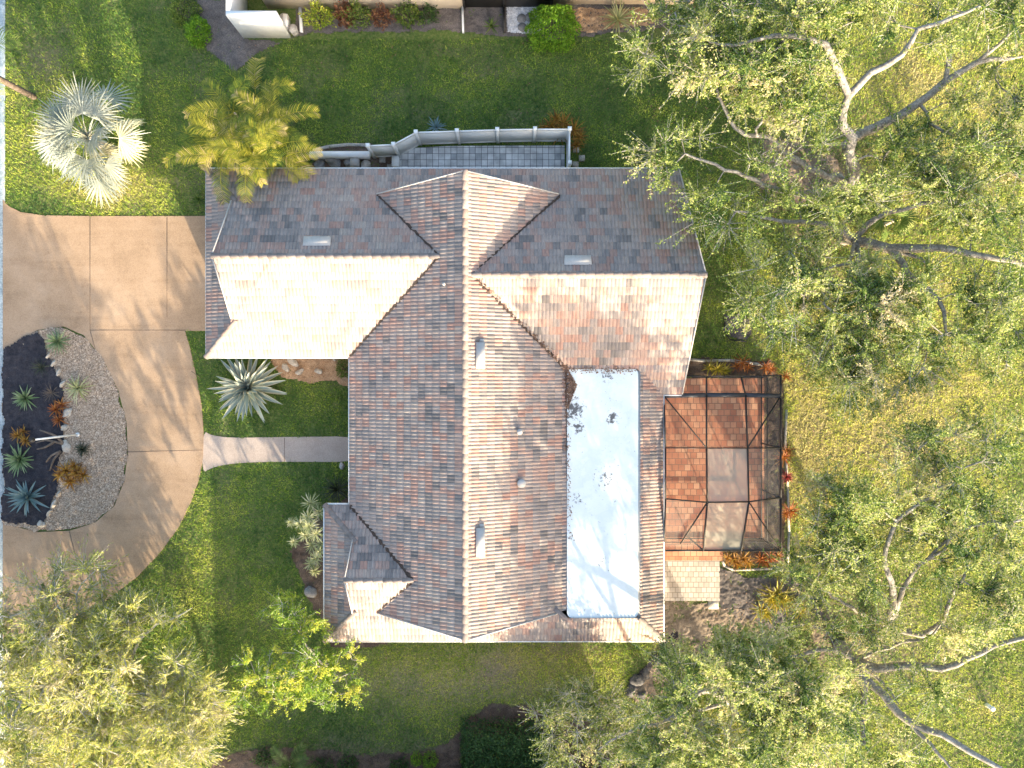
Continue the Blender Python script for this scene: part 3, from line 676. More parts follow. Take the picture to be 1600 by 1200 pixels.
    for (x0,x1,y0,y1) in ((XW+.84,XW+.9,-.9,.6),(6.3,6.36,-5.5,-2.5),(6.3,6.36,-9.5,-8.0),(7.1,7.16,2,4),(7.1,7.16,6,8),(BX+.54,BX+.6,-9.6,-8),):
        m = MB(); m.box((x0,y0,0.9),(x1,y1,2.1)); m.build('window', M['dark_metal'], h)
    for (y,x0,x1) in ((YS+.54,-6,-4),(YS+.54,-1,1),(YS+.54,3,5)):
        m = MB(); m.box((x0,y,0.9),(x1,y+.06,2.1)); m.build('window', M['dark_metal'], h)
    # roof vents
    def hood(cx, cy, down, ln, wd, ht=0.20):
        ax = {'N':(0,1),'S':(0,-1),'E':(1,0),'W':(-1,0)}[down]
        d = Vector((ax[0], ax[1], -PITCH)).normalized(); s = Vector((-ax[1], ax[0], 0)); u = s.cross(d) if s.cross(d).z > 0 else -s.cross(d)
        if down in 'EW': z = zz(cx)
        else: z = EAVE+PITCH*(YN-cy)
        c = Vector((cx, cy, z+0.05)); v = []
        for (t, hh, k) in ((-wd/2,0.02,1.0),(-wd/4,ht*.7,.97),(wd/2,ht,.95),(wd/2,0.0,.95)):
            for e in (-1, 1): v.append(tuple(c+d*t+s*(e*ln/2*k)+u*hh))
        m = MB(); m.add(v, [(0,1,3,2),(2,3,5,4),(4,5,7,6),(0,2,4,6),(1,7,5,3)], 0.5); return m.build('roof_vent', M['vent'], h)
    p = G(497,379,4.2); hood(p[0],p[1],'N',1.22,0.42,.12); p = G(902,409,4.5); hood(p[0],p[1],'N',1.2,0.42,.12)
    p = G(751,554,4.8); hood(p[0],p[1],'E',0.42,0.0+1.2,0.18) if False else None
    for px, py, L in ((751,556,1.15),(751,846,1.25)):
        p = G(px,py,4.75)
        m = MB(); c = Vector((p[0],p[1],zz(p[0])+.04))
        m.box((c.x-.19,c.y-L/2,c.z-.15),(c.x+.19,c.y+L/2,c.z+.16)); m.box((c.x-.16,c.y+L/2,c.z-.15),(c.x+.16,c.y+L/2+.16,c.z+.03)); m.build('roof_vent', M['vent'], east)
    for px, py, r, hh in ((812,675,.11,.28),(815,756,.17,.22),(695,446,.06,.2)):
        p = G(px,py,4.4); z = zz(p[0]); m = MB()
        m.tube([(p[0],p[1],z-.1),(p[0],p[1],z+hh)], r, 12); m.tube([(p[0],p[1],z+hh),(p[0],p[1],z+hh+.03)], r*1.15, 12); m.build('vent_pipe', M['vent'], east)
    return h
def rounded(pl, r):
    out = []; n = len(pl)
    for i in range(n):
        p = Vector(pl[i]); a = (Vector(pl[i-1])-p).normalized(); b = (Vector(pl[(i+1) % n])-p).normalized()
        for k in range(6):
            t = k/5; q = p+a*(r*(1-t)**2)+b*(r*t*t); out.append((q.x, q.y))
    return out
house = build_house()
def leaf_debris():
    m = MB(); n = 900
    tri = rng.random((n, 2)); s = tri.sum(1) > 1; tri[s] = 1-tri[s]
    A, B, D = np.array([2.42,0.85]), np.array([2.95,-0.05]), np.array([2.42,-1.35])
    P = A+(B-A)*tri[:, :1]+(D-A)*tri[:, 1:]
    ext = rng.random((400,1)); P2 = np.array([2.4,.75])+(np.array([2.62,-7.0])-np.array([2.4,.75]))*ext**2+rng.normal(0,.07,(400,2))
    ext = rng.random((300,1)); P3 = np.array([2.4,.8])+(np.array([-1.5,4.5])-np.array([2.4,.8]))*ext**1.5+rng.normal(0,.06,(300,2))
    ext = rng.random((160,1)); P4 = np.array([2.5,.68])+(np.array([5.6,.62])-np.array([2.5,.68]))*ext+rng.normal(0,.08,(160,2))
    P = np.concatenate([P,P2,P4,P3])
    z = np.where((P[:,0] > 2.5)&(P[:,1] < .7), FZ+.06, np.maximum(ZR-PITCH*np.abs(P[:,0]-XR), np.where(P[:,1]>ES, EZ-PITCH*np.abs(EY-P[:,1]), 0)))+.05+.04*rng.random(len(P))
    leaves(m, np.concatenate([P, z[:,None]], 1), 0.10, 0.05, up=1.6)
    o = m.build('fallen_leaves', M['dead_leaf'], origin=(2.6,0,3.3)); o['kind'] = 'stuff'; tag(o, 'brown fallen leaves caught beside the white flat roof', 'fallen leaves')

# ------------------------------------------------------------------ foliage helpers
def leaves(m, P, ln, wd, up=0.7, dirs=None, rnd=None, spread=0.25):
    """one four-sided leaf per point of P"""
    n = len(P)
    if dirs is None: dirs = rng.normal(size=(n, 3)); dirs[:, 2] *= 0.45
    d = dirs/(np.linalg.norm(dirs, axis=1)[:, None]+1e-9)
    nn = rng.normal(size=(n, 3)); nn[:, 2] = np.abs(nn[:, 2])+up
    s = np.cross(d, nn); s /= np.linalg.norm(s, axis=1)[:, None]+1e-9
    u = np.cross(s, d)
    L = (ln*(1-spread+2*spread*rng.random(n)))[:, None]; W = (wd*(1-spread+2*spread*rng.random(n)))[:, None]
    base = P-d*L*0.5; mid = P-u*L*0.06
    V = np.stack([base, mid+s*W*0.5, P+d*L*0.5, mid-s*W*0.5], 1).reshape(-1, 3)
    m.add(V, np.arange(4*n).reshape(n, 4), rng.random(n) if rnd is None else rnd)

def twigs(m, A, B, r):
    n = len(A); d = B-A; d /= np.linalg.norm(d, axis=1)[:, None]+1e-9
    s = np.cross(d, np.array([0.2, 0.3, 1.0])); s /= np.linalg.norm(s, axis=1)[:, None]+1e-9; u = np.cross(s, d)
    vs = []
    for k in range(3):
        a = k*2*math.pi/3; o = (s*math.cos(a)+u*math.sin(a)); vs += [A+o*r, B+o*r*0.4]
    V = np.stack(vs, 1).reshape(-1, 3); b = np.arange(n)[:, None]*6
    F = np.concatenate([b+np.array([[0,2,3,1]]), b+np.array([[2,4,5,3]]), b+np.array([[4,0,1,5]])])
    m.add(V, F, rng.random(len(F)))

def resample(P, step):
    P = np.asarray(P, float); out = [P[0]]
    # Catmull-Rom through the points
    Q = np.vstack([2*P[0]-P[1], P, 2*P[-1]-P[-2]])
    for i in range(1, len(Q)-2):
        p0, p1, p2, p3 = Q[i-1:i+3]; n = max(1, int(np.linalg.norm(p2-p1)/step))
        for k in range(1, n+1):
            t = k/n; out.append(0.5*((2*p1)+(-p0+p2)*t+(2*p0-5*p1+4*p2-p3)*t*t+(-p0+3*p1-3*p2+p3)*t**3))
    return np.array(out)

def make_tree(name, label, cat, limbs, targets, leaf_mat, bark, group=None, leaf=(0.105,0.055), n_leaf=450, cl=(0.58,0.58,0.38), n_twig=17,
              droop=0.0, tip=0.011, step=0.45, twig_r=0.0105, long_leaf=False, extra=None, clear=0.0):
    base = np.array(limbs[0][0][0], float)
    root = thing(name, base, label, cat, group)
    pos, par, fix = [], [], []
    for pts, r0, r1 in limbs:
        Q = resample(pts, step)
        Q[1:-1] += rng.normal(0, 0.035, Q[1:-1].shape)
        rad = np.linspace(r0, r1, len(Q))
        if pos:
            k = int(np.argmin(np.linalg.norm(np.array(pos)-Q[0], axis=1)))
        else: k = -1
        for i, q in enumerate(Q):
            if i == 0 and k >= 0 and np.linalg.norm(np.array(pos[k])-q) < 0.12: continue
            pos.append(q); par.append(k); fix.append(rad[i]); k = len(pos)-1
    nseed = len(pos); seeds = np.array(pos)
    T = np.asarray(targets, float)
    if clear > 0:
        th = seeds[(np.array(fix) > 0.06) & (seeds[:, 2] > 2.0)]
        hid = np.array([np.any((np.linalg.norm(th[:, :2]-t[:2]*(CAM_H-th[:, 2:3])/(CAM_H-t[2]), axis=1) < clear) & (th[:, 2] < t[2]+.3)) for t in T]); T = T[~hid]
    dmin = np.array([np.min(np.linalg.norm(seeds-t, axis=1)) for t in T]); T = T[np.argsort(dmin)]
    arr = np.zeros((len(pos)+len(T)*40, 3)); arr[:nseed] = seeds; n = nseed
    tips = []
    bz = np.ones(len(arr))
    for t in T:
        D = arr[:n]-t
        dd = np.sqrt(D[:,0]**2+D[:,1]**2+1.6*np.clip(D[:,2],0,9)**2+0.5*np.clip(-D[:,2],0,9)**2)+np.where(arr[:n,2] < 1.8, 3.0, 0)
        k = int(np.argmin(dd)); a = arr[k].copy(); L = np.linalg.norm(t-a)
        ns = max(1, int(L/step)); off = rng.normal(0, 0.10*L, 3); off[2] = abs(off[2])*0.6-droop*L*0.0
        for i in range(1, ns+1):
            s = i/ns; q = a+(t-a)*s+off*math.sin(math.pi*s)+rng.normal(0, 0.03, 3)*(s < 1)
            if n >= len(arr): break
            arr[n] = q; pos.append(q); par.append(k); fix.append(0); k = n; n += 1
        tips.append(k)
    N = n; cnt = np.zeros(N)
    for k in tips: cnt[k] += 1
    for i in range(N-1, -1, -1):
        if par[i] >= 0: cnt[par[i]] += cnt[i]
    rad = np.array(fix[:N]); free = rad == 0
    rad[free] = tip*np.power(np.maximum(cnt[free], 1), 0.52)
    for i in range(N):
        if par[i] >= 0: rad[i] = min(rad[i], rad[par[i]])
    kids = [[] for _ in range(N)]
    for i in range(N):
        if par[i] >= 0: kids[par[i]].append(i)
    wood = MB(); stack = [(0, None)]
    while stack:
        s, p = stack.pop(); ch = [] if p is None else [p]
        c = s
        while True:
            ch.append(c)
            if not kids[c]: break
            mk = max(kids[c], key=lambda q: (rad[q], cnt[q]))
            for q in kids[c]:
                if q != mk: stack.append((q, c))
            c = mk
        rr = rad[ch].copy()
        if p is not None: rr[0] = rr[1]
        if len(ch) >= 2:
            rr[-1] *= 0.5
            wood.tube(arr[ch], rr, 8 if rr[0] > 0.09 else (6 if rr[0] > .03 else 4), rng.random(), cap=False)
    # leaf clusters
    crown = MB(); tw = MB()
    TP = arr[tips]; pr = np.array([arr[par[k]] if par[k] >= 0 else arr[k] for k in tips])
    out = TP-pr; out /= np.linalg.norm(out, axis=1)[:, None]+1e-9
    cls = np.array(cl)
    for i, c in enumerate(TP):
        d = out[i]; sc = 0.65+0.7*rng.random()
        nt_ = max(3, int(n_twig*sc))
        e = rng.normal(size=(nt_, 3))*cls*sc*0.75+d*0.30*sc
        e[:, 2] -= droop*np.linalg.norm(e, axis=1)
        twigs(tw, np.repeat((c-d*0.02)[None], nt_, 0), c+e, twig_r)
        nl = int(n_leaf*sc*(0.6+0.8*rng.random())); wsel = rng.integers(0, nt_, nl); s = rng.random(nl)**0.6
        P = c+e[wsel]*s[:, None]*1.12+rng.normal(0, 0.055, (nl, 3))*(1 if not long_leaf else .6)
        tone = np.clip(0.45+0.24*rng.normal()+0.22*rng.normal(size=nl), 0, 1)
        if long_leaf:
            dv = e[wsel]/(np.linalg.norm(e[wsel], axis=1)[:, None]+1e-9)+rng.normal(0, 0.38, (nl, 3))
            leaves(crown, P, leaf[0], leaf[1], 0.15, dv, tone)
        else: leaves(crown, P, leaf[0], leaf[1], 0.15, None, tone)
    wd_ = wood.build('trunk', bark, root, smooth=True)
    tw.build('twigs', M['silver_twig'], wd_); crown.build('crown', leaf_mat, root)
    if extra: extra(root, TP, out)
    return root

def crown_pts(ells, z, spacing, gaps=(), zj=0.8):
    """targets spread through elliptical lobes given in photo pixels at their height z"""
    out = []
    for e in ells:
        cx, cy, rx, ry = e[:4]; zz = e[4] if len(e) > 4 else z
        k = S0*(CAM_H-zz)/CAM_H
        n = int(math.pi*rx*ry*k*k/(spacing*spacing))
        for _ in range(n):
            a = rng.random()*2*math.pi; r = math.sqrt(rng.random()); x = cx+rx*r*math.cos(a); y = cy+ry*r*math.sin(a)
            if any(((x-g[0])/g[2])**2+((y-g[1])/g[3])**2 < 1 for g in gaps): continue
            q = G(x, y, zz+zj*(1-r*r)*0.8+rng.normal(0, zj*0.5))
            out.append(q)
    return np.array(out)

def blade(m, base, az, el, L, w, curl=0.6, nseg=5, fold=0.25, tone=None, edge=None, twist=0.0):
    """a long tapering leaf, bent along its length, folded along the midrib"""
    p = np.array(base, float); e = el; pts = [p.copy()]; st = L/nseg
    h = np.array([math.cos(az), math.sin(az), 0]); s = np.array([-math.sin(az), math.cos(az), 0])
    dirs = []
    for i in range(nseg):
        d = h*math.cos(e)+np.array([0,0,1])*math.sin(e); dirs.append(d); p = p+d*st; pts.append(p.copy()); e -= curl/nseg
    dirs.append(dirs[-1]); V = []
    for i, q in enumerate(pts):
        t = i/nseg; ww = w*(0.55+0.45*math.sin(min(1, t/0.45)*math.pi/2))*(1-t**3.0)*0.5+0.002
        up = np.cross(dirs[i], s); up = up if up[2] > 0 else -up
        V += [q-s*ww+up*ww*fold*2, q-s*ww*.72+up*ww*fold*1.3, q, q+s*ww*.72+up*ww*fold*1.3, q+s*ww+up*ww*fold*2]
    F = []; r = []
    tn = rng.random() if tone is None else tone
    for i in range(nseg):
        b = i*5
        for j in range(4):
            F.append((b+j, b+j+1, b+5+j+1, b+5+j)); r.append(edge if (edge is not None and j in (0, 3)) else tn)
    m.add(V, F, r)

def rosette(m, c, n, L, w, el=(0.15, 1.45), curl=0.6, fold=0.25, edge=None, jit=0.12, tones=(0, .85), nseg=5):
    ga = math.pi*(3-math.sqrt(5)); a0 = rng.random()*6.28
    for i in range(n):
        t = (i+0.5)/n; e = el[0]+(el[1]-el[0])*t**1.1+rng.normal(0, jit)
        ll = L*(1-0.35*t)*(1+rng.normal(0, 0.09)); az = a0+i*ga+rng.normal(0, 0.12)
        b = np.array(c)+np.array([math.cos(az), math.sin(az), 0])*0.04*L+np.array([0, 0, 0.02+0.10*L*t])
        blade(m, b, az, e, ll, w*(0.85+.3*rng.random()), curl*(0.7+0.6*rng.random()), nseg, fold, tones[0]+(tones[1]-tones[0])*rng.random(), edge)

def plant(name, label, cat, px, py, mat, n, L, w, z=0.06, group=None, **kw):
    c = G(px, py, z); m = MB(); rosette(m, c, n, L, w, **kw)
    return tag(m.build(name, mat, origin=c), label, cat, group)

def clump(name, label, cat, pts, mat, n, L, w, z=0.06, group=None, **kw):
    """a plant of several rosettes growing together"""
    m = MB()
    for (px, py, s) in pts: rosette(m, G(px, py, z), n, L*s, w*s, **kw)
    c = G(*np.mean([p[:2] for p in pts], 0), z)
    return tag(m.build(name, mat, origin=c), label, cat, group)

def bush(name, label, cat, px, py, rx, ry, h, mat, n, leaf=(0.09, 0.05), group=None, z=0.05, rough=0.18, box=False, stems=True):
    """rounded shrub: leaves through a lumpy dome, thickest near its skin"""
    c = G(px, py, z); root = thing(name, c, label, cat, group)
    d = rng.normal(size=(n, 3)); d[:, 2] = np.abs(d[:, 2])*0.9+.02; d /= np.linalg.norm(d, axis=1)[:, None]
    if box: d = d/np.max(np.abs(d), axis=1)[:, None]
    lump = 1+rough*(np.sin(5*d[:,0]+1.3*px)*np.cos(4*d[:,1]+py)+0.7*np.sin(9*d[:,1]+3*d[:,2]+px)+.5*np.cos(13*d[:,0]+7*d[:,1]))
    r = (1-0.45*rng.random(n)**2.2)*lump
    P = c+d*r[:, None]*np.array([rx, ry, h])+rng.normal(0, 0.03, (n, 3))
    m = MB(); dv = d+rng.normal(0, 0.8, (n, 3)); leaves(m, P, leaf[0], leaf[1], 0.5, dv, np.clip(.5+.3*rng.normal(size=n)*.7+.5*(lump-1), 0, 1))
    m.build('foliage', mat, root)
    if stems:
        m = MB()
        for k in range(9):
            a = rng.random()*6.28; q = c+np.array([math.cos(a)*rx*.6, math.sin(a)*ry*.6, h*.7]); m.tube([c+rng.normal(0, .05, 3)*[1,1,0], (c+q)/2+rng.normal(0, .08, 3), q], [0.025, .018, .006], 5)
        m.build('stem', M['dark_bark'], root)
    return root
leaf_debris()

# ------------------------------------------------------------------ oaks along the east side
def limb(pts, r0, r1): return ([G(*p) for p in pts], r0*1.12, r1*.95)
OAKS = 'oak trees along the east side'
def oaks():
    cl_ = 0.40
    make_tree('oak_tree', 'tall pale limbed oak beside the north east corner of the tiled roof', 'tree',
        [limb([(1292,285,0),(1300,282,1.0),(1312,285,2.2),(1330,290,3.2)], 0.34, 0.26),
         limb([(1330,290,3.2),(1338,268,4.2),(1326,238,5.0),(1333,213,5.5),(1316,193,5.8),(1326,150,6.3)], 0.24, 0.17),
         limb([(1326,150,6.3),(1312,112,6.8),(1289,72,7.2),(1232,56,7.3),(1190,60,7.2),(1146,72,7.0),(1110,66,6.8)], 0.15, 0.05),
         limb([(1326,150,6.3),(1360,115,6.8),(1409,86,7.2),(1435,45,7.6),(1469,37,7.8),(1530,10,8.0)], 0.15, 0.05),
         limb([(1322,225,3.6),(1350,210,3.8),(1390,190,4.2),(1450,150,4.8),(1476,128,5.2),(1525,97,5.6),(1600,88,6.0)], 0.22, 0.08),
         limb([(1476,128,5.2),(1484,95,5.6),(1488,70,6.0)], 0.14, 0.05),
         limb([(1525,97,5.6),(1560,70,6.0),(1585,45,6.3)], .10, .05),
         limb([(1330,290,3.2),(1260,262,4.2),(1200,215,5.0),(1150,200,5.4),(1110,110,5.6)], 0.17, 0.05),
         limb([(1330,290,3.2),(1240,300,4.4),(1150,270,5.2),(1070,240,5.6)], 0.15, 0.05)],
        crown_pts([(1190,90,130,95,6.6),(1100,70,110,70,6.0),(1080,110,90,40,5.0),(1340,50,120,60,7.2),(1240,20,120,40,7.0),(1500,40,120,60,7.2),(1550,190,80,90,5.6),(1130,250,130,60,5.4),(1040,228,50,35,5.2),(1230,180,110,80,6.0),
                   (1440,240,100,50,5.0),(1230,60,100,60,7.4),(1590,30,60,60,6.5),(1180,140,90,50,6.2),(1250,270,80,40,5.6)], 6, 0.70,
                  gaps=[(1390,118,42,45),(1075,172,48,38),(1420,170,25,30),(1340,200,22,60)]), M['oak'], M['bark'], OAKS, clear=0.68)
    make_tree('oak_tree', 'spreading oak with a thick grey limb near the round mulch ring', 'tree',
        [limb([(1318,372,0),(1322,371,1.2),(1335,376,2.6)], 0.33, 0.26),
         limb([(1335,376,2.6),(1360,381,3.2),(1388,386,3.6),(1430,389,4.2),(1490,390,4.9),(1540,402,5.4),(1600,412,5.8),(1640,440,6)], 0.23, 0.07),
         limb([(1388,386,3.6),(1412,412,4.0),(1428,438,4.4),(1455,455,4.8),(1474,485,5.2),(1478,520,5.4)], 0.17, 0.06),
         limb([(1400,395,3.7),(1440,405,4.2),(1460,425,4.6)], .10,.05),
         limb([(1335,376,2.6),(1342,400,3.6),(1328,425,4.4),(1318,455,5.0)], 0.14, 0.05),
         limb([(1335,376,2.6),(1325,410,4.6),(1290,418,5.4),(1270,424,5.8),(1268,448,6.1),(1256,462,6.2)], 0.09, 0.035),
         limb([(1335,376,2.6),(1290,350,3.8),(1220,345,4.6),(1150,330,5.2)], 0.15, 0.05),
         limb([(1335,376,2.6),(1370,340,3.8),(1440,320,4.8),(1520,310,5.6)], 0.14, 0.05)],
        crown_pts([(1170,345,95,50,5.2),(1260,335,90,50,5.2),(1440,320,120,60,5.4),(1290,480,130,60,5.4),(1460,500,120,70,5.6),(1220,440,80,50,5.2),(1560,330,60,70,5.8),(1400,560,90,45,4.8),(1545,540,60,50,5.4),
                   (1320,550,80,40,4.8),(1560,430,60,60,5.8),(1370,600,70,30,4.4),(1320,420,90,50,5.0),(1400,450,80,50,5.2)], 5.4, 0.76,
                  gaps=[(1130,410,34,45),(1390,385,40,22),(1420,420,22,24)]), M['oak'], M['bark'], OAKS, clear=cl_)
    make_tree('oak_tree', 'sparse oak with bare grey branches standing on the yellow grass', 'tree',
        [limb([(1372,985,0),(1376,980,1.2),(1386,978,2.6)], 0.28, 0.22),
         limb([(1386,978,2.6),(1394,945,3.6),(1396,920,4.2),(1384,885,4.8),(1384,855,5.2),(1402,815,5.7),(1440,785,6.2),(1470,760,6.5)], 0.17, 0.05),
         limb([(1386,978,2.6),(1408,935,3.8),(1426,895,4.6),(1452,872,5.2),(1475,860,5.6),(1490,820,5.9)], 0.14, 0.05),
         limb([(1452,872,5.2),(1500,826,5.7),(1550,818,6.0),(1610,810,6.2)], .08, .05),
         limb([(1386,978,2.6),(1440,990,3.4),(1474,968,4.4),(1486,935,5.0),(1502,905,5.5),(1530,872,6.0)], 0.15, 0.05),
         limb([(1386,978,2.6),(1350,960,3.6),(1300,930,4.4),(1260,900,5)], .12, .04)],
        crown_pts([(1340,800,55,45,5.4),(1400,770,80,50,5.8),(1500,770,70,50,6.0),(1550,840,70,60,6.0),(1310,830,60,50,4.6),(1340,880,60,45,5.0),(1480,700,70,35,5.6),(1560,690,50,40,5.8),(1520,900,80,40,5.6),(1270,900,60,50,4.4),(1420,840,60,40,5.6),(1580,930,50,40,5.6),(1460,800,60,40,5.8),(1290,760,40,30,4.6)], 5.6, 0.68,
                  gaps=[(1440,930,40,35),(1560,760,28,30)]), M['oak'], M['bark'], OAKS, n_leaf=430, clear=cl_)
    make_tree('oak_tree', 'forked oak with thick curving limbs by the short white post', 'tree',
        [limb([(1312,1010,0),(1318,1014,1.2),(1334,1030,2.6)], 0.32, 0.26),
         limb([(1334,1030,2.6),(1348,1052,3.3),(1351,1090,3.9),(1348,1130,4.4),(1350,1162,4.8)], 0.19, 0.09),
         limb([(1345,1050,3.2),(1380,1085,3.8),(1420,1128,4.4),(1470,1148,5.0),(1500,1165,5.3),(1560,1200,5.8),(1620,1240,6.0)], 0.20, 0.08),
         limb([(1420,1128,4.4),(1450,1160,4.8),(1478,1190,5.2),(1500,1220,5.4)], .10, .05),
         limb([(1334,1030,2.6),(1372,1044,3.6),(1420,1038,4.3),(1470,1044,4.9),(1510,1030,5.4),(1550,1010,5.8),(1590,1000,6.1),(1640,985,6.3)], 0.20, 0.07),
         limb([(1334,1030,2.6),(1370,1058,3.0),(1392,1080,3.4),(1404,1100,3.8)], .13, .05),
         limb([(1334,1030,2.6),(1300,1015,3.6),(1262,1020,4.4),(1220,1030,5)], .15, .05),
         limb([(1334,1030,2.6),(1420,1000,4),(1450,1000,4.8),(1470,975,5.4)], .10, .04)],
        crown_pts([(1330,1005,60,35,4.6),(1240,1060,90,60,7.6),(1390,1000,60,30,5.0),(1540,1000,60,35,6.0),(1290,1130,80,60,6.8),(1230,1150,70,50,7.4),(1420,1185,60,30,5.2),(1470,1010,60,30,5.4),(1290,1070,60,50,4.6),(1590,980,50,40,6.0),(1340,1190,70,30,5.0),(1400,1060,40,25,4.6),(1450,1060,40,25,5.4),(1250,1000,60,30,5)], 5.2, 0.66,
                  gaps=[(1370,1080,30,30),(1545,1100,60,60),(1348,1110,16,40)]), M['oak'], M['bark'], OAKS, clear=cl_)
    make_tree('oak_tree', 'low oak with a snaking grey branch beside the rocky ditch', 'tree',
        [limb([(1130,1090,0),(1134,1092,1),(1140,1098,2.2)], 0.24, 0.18),
         limb([(1140,1098,2.2),(1125,1085,3.4),(1092,1082,4.2),(1075,1105,4.6),(1045,1128,5.0),(1010,1136,5.2),(970,1150,5.4),(935,1172,5.5)], 0.12, 0.04),
         limb([(1140,1098,2.2),(1110,1080,3.8),(1086,1088,4.2)], .10, .06),
         limb([(1140,1098,2.2),(1090,1112,3.4),(1076,1125,3.8),(1068,1150,4.2)], .09, .04),
         limb([(1140,1098,2.2),(1170,1070,3.4),(1190,1030,4.4)], .12, .04),
         limb([(1140,1098,2.2),(1170,1140,3.4),(1190,1180,4.2)], .12, .04)],
        crown_pts([(1120,1050,85,60,7.4),(1060,1090,60,45,6.6),(1170,1090,70,55,7.8),(1150,1160,90,50,7.4),(1030,1170,70,40,6.0),(1190,1020,60,30,6.4),(1100,1190,90,25,6.4),(1100,1010,60,25,5.6)], 7, 0.66,
                  gaps=[(1010,1085,28,22)]), M['oak'], M['bark'], OAKS, clear=cl_)
    make_tree('oak_tree', 'oak beyond the bottom edge south of the ditch', 'tree',
        [limb([(1110,1290,0),(1112,1290,2),(1116,1292,4)], 0.28, 0.2)],
        crown_pts([(1130,1330,120,70,7.0),(1040,1340,90,60,6.6),(1230,1330,80,60,7.4),(1130,1420,120,60,7.6)], 7, 0.8), M['oak'], M['bark'], OAKS, n_leaf=260)
    make_tree('small_tree', 'open crowned tree beyond the south mulch bed', 'tree',
        [limb([(395,1290,0),(396,1290,2),(392,1292,3.6)], 0.14, 0.1)],
        crown_pts([(355,1350,75,45,5.2),(305,1380,60,40,5.4),(385,1420,60,50,5.6),(270,1330,35,25,5)], 5.3, 0.9), M['oak'], M['bark'], n_leaf=90)
    make_tree('small_tree', 'yellow green small tree between the dark hedge and the oaks', 'tree',
        [limb([(905,1130,0),(908,1128,1),(906,1126,1.8)], 0.12, 0.09),
         limb([(906,1126,1.8),(880,1110,2.8),(858,1120,3.4)], .06, .02), limb([(906,1126,1.8),(930,1100,2.8),(940,1085,3.4)], .06, .02), limb([(906,1126,1.8),(930,1160,2.8),(940,1185,3.2)], .06, .02)],
        crown_pts([(905,1130,75,55,3.6),(920,1185,70,30,3.4),(880,1100,50,30,3.5),(960,1130,45,45,3.4)], 3.6, 0.55), M['oak_light'], M['pale_bark'], n_leaf=150, cl=(.4,.4,.28), leaf=(0.11,0.06))
oaks()

# ------------------------------------------------------------------ bottlebrush, lime tree
def brush_flowers(root, TP, out):
    m = MB()
    for i in rng.choice(len(TP), min(26, len(TP)), replace=False):
        c = TP[i]+rng.normal(0, .2, 3); n = 50; t = rng.random(n); d = rng.normal(size=(n, 3)); ax = out[i]*.12
        leaves(m, c+ax*(t[:, None]-.5)*2+d*.02, 0.07, 0.012, .3, d)
    m.build('flower', M['flower_red'], root)
make_tree('bottlebrush_tree', 'wide feathery bottlebrush tree with red blooms beside the driveway', 'tree',
    [limb([(195,1075,0),(193,1078,1.0),(190,1085,1.9)], 0.22, 0.17),
     limb([(190,1085,1.9),(150,1040,3.0),(110,990,3.9),(85,930,4.4)], .12, .03), limb([(190,1085,1.9),(210,1020,3.0),(235,985,3.6),(300,950,4.0)], .10, .03),
     limb([(190,1085,1.9),(250,1080,3.0),(300,1060,3.8)], .10, .03), limb([(190,1085,1.9),(120,1110,3.2),(50,1100,4.2),(-20,1080,4.8)], .12, .03),
     limb([(190,1085,1.9),(170,1150,3.2),(150,1200,4.0),(140,1240,4.4)], .11, .03), limb([(190,1085,1.9),(230,1140,3.2),(270,1180,3.8)], .09, .03), limb([(150,1040,3.0),(120,930,3.8),(150,890,4.2)], .06, .02)],
    crown_pts([(60,960,75,50,4.2),(150,990,90,55,4.0),(230,970,60,35,3.8),(60,1060,90,70,4.8),(170,1080,100,60,4.6),(280,1110,65,55,3.8),(300,1040,40,25,3.8),(80,1160,110,60,4.8),(220,1170,110,50,4.2),(130,905,45,28,4.0),(-40,1000,60,90,4.6),(60,1240,160,40,4.6),(310,1150,30,45,3.4),(265,1110,80,70,2.2),(150,1085,100,75,2.5),(70,1110,80,80,2.4)], 4.3, 0.56,
              gaps=[(300,985,34,26),(235,1020,26,18),(110,1010,22,14),(200,1120,24,14),(40,1110,20,14)], zj=1.0), M['brush_leaf'], M['silver_twig'], leaf=(0.20, 0.032), n_leaf=210, cl=(.48,.48,.30), n_twig=22, droop=0.25, long_leaf=True, twig_r=0.009, extra=brush_flowers)
make_tree('lime_tree', 'bright yellow green tree at the south west corner of the tiled roof', 'tree',
    [limb([(512,1035,0),(512,1036,.8),(506,1040,1.7)], 0.10, 0.07),
     limb([(506,1040,1.7),(470,1050,2.6),(430,1060,3.1)], .05, .02), limb([(506,1040,1.7),(480,1010,2.6),(455,970,3.2)], .05, .02), limb([(506,1040,1.7),(520,1065,2.6),(540,1060,2.9)], .05, .02), limb([(506,1040,1.7),(470,1080,2.6),(440,1095,3.0)], .05, .02)],
    crown_pts([(450,960,38,28,3.5),(480,985,30,22,3.3),(420,1050,45,35,3.9),(480,1050,45,32,4.1),(530,1040,38,32,3.5),(400,1080,26,26,3.7),(450,1085,30,20,3.7),(500,1080,40,22,3.5),(545,1070,22,22,3.2)], 3.0, 0.42, zj=.5),
    M['lime_leaf'], M['pale_bark'], leaf=(0.11, 0.05), n_leaf=130, cl=(.27,.27,.16), n_twig=6)

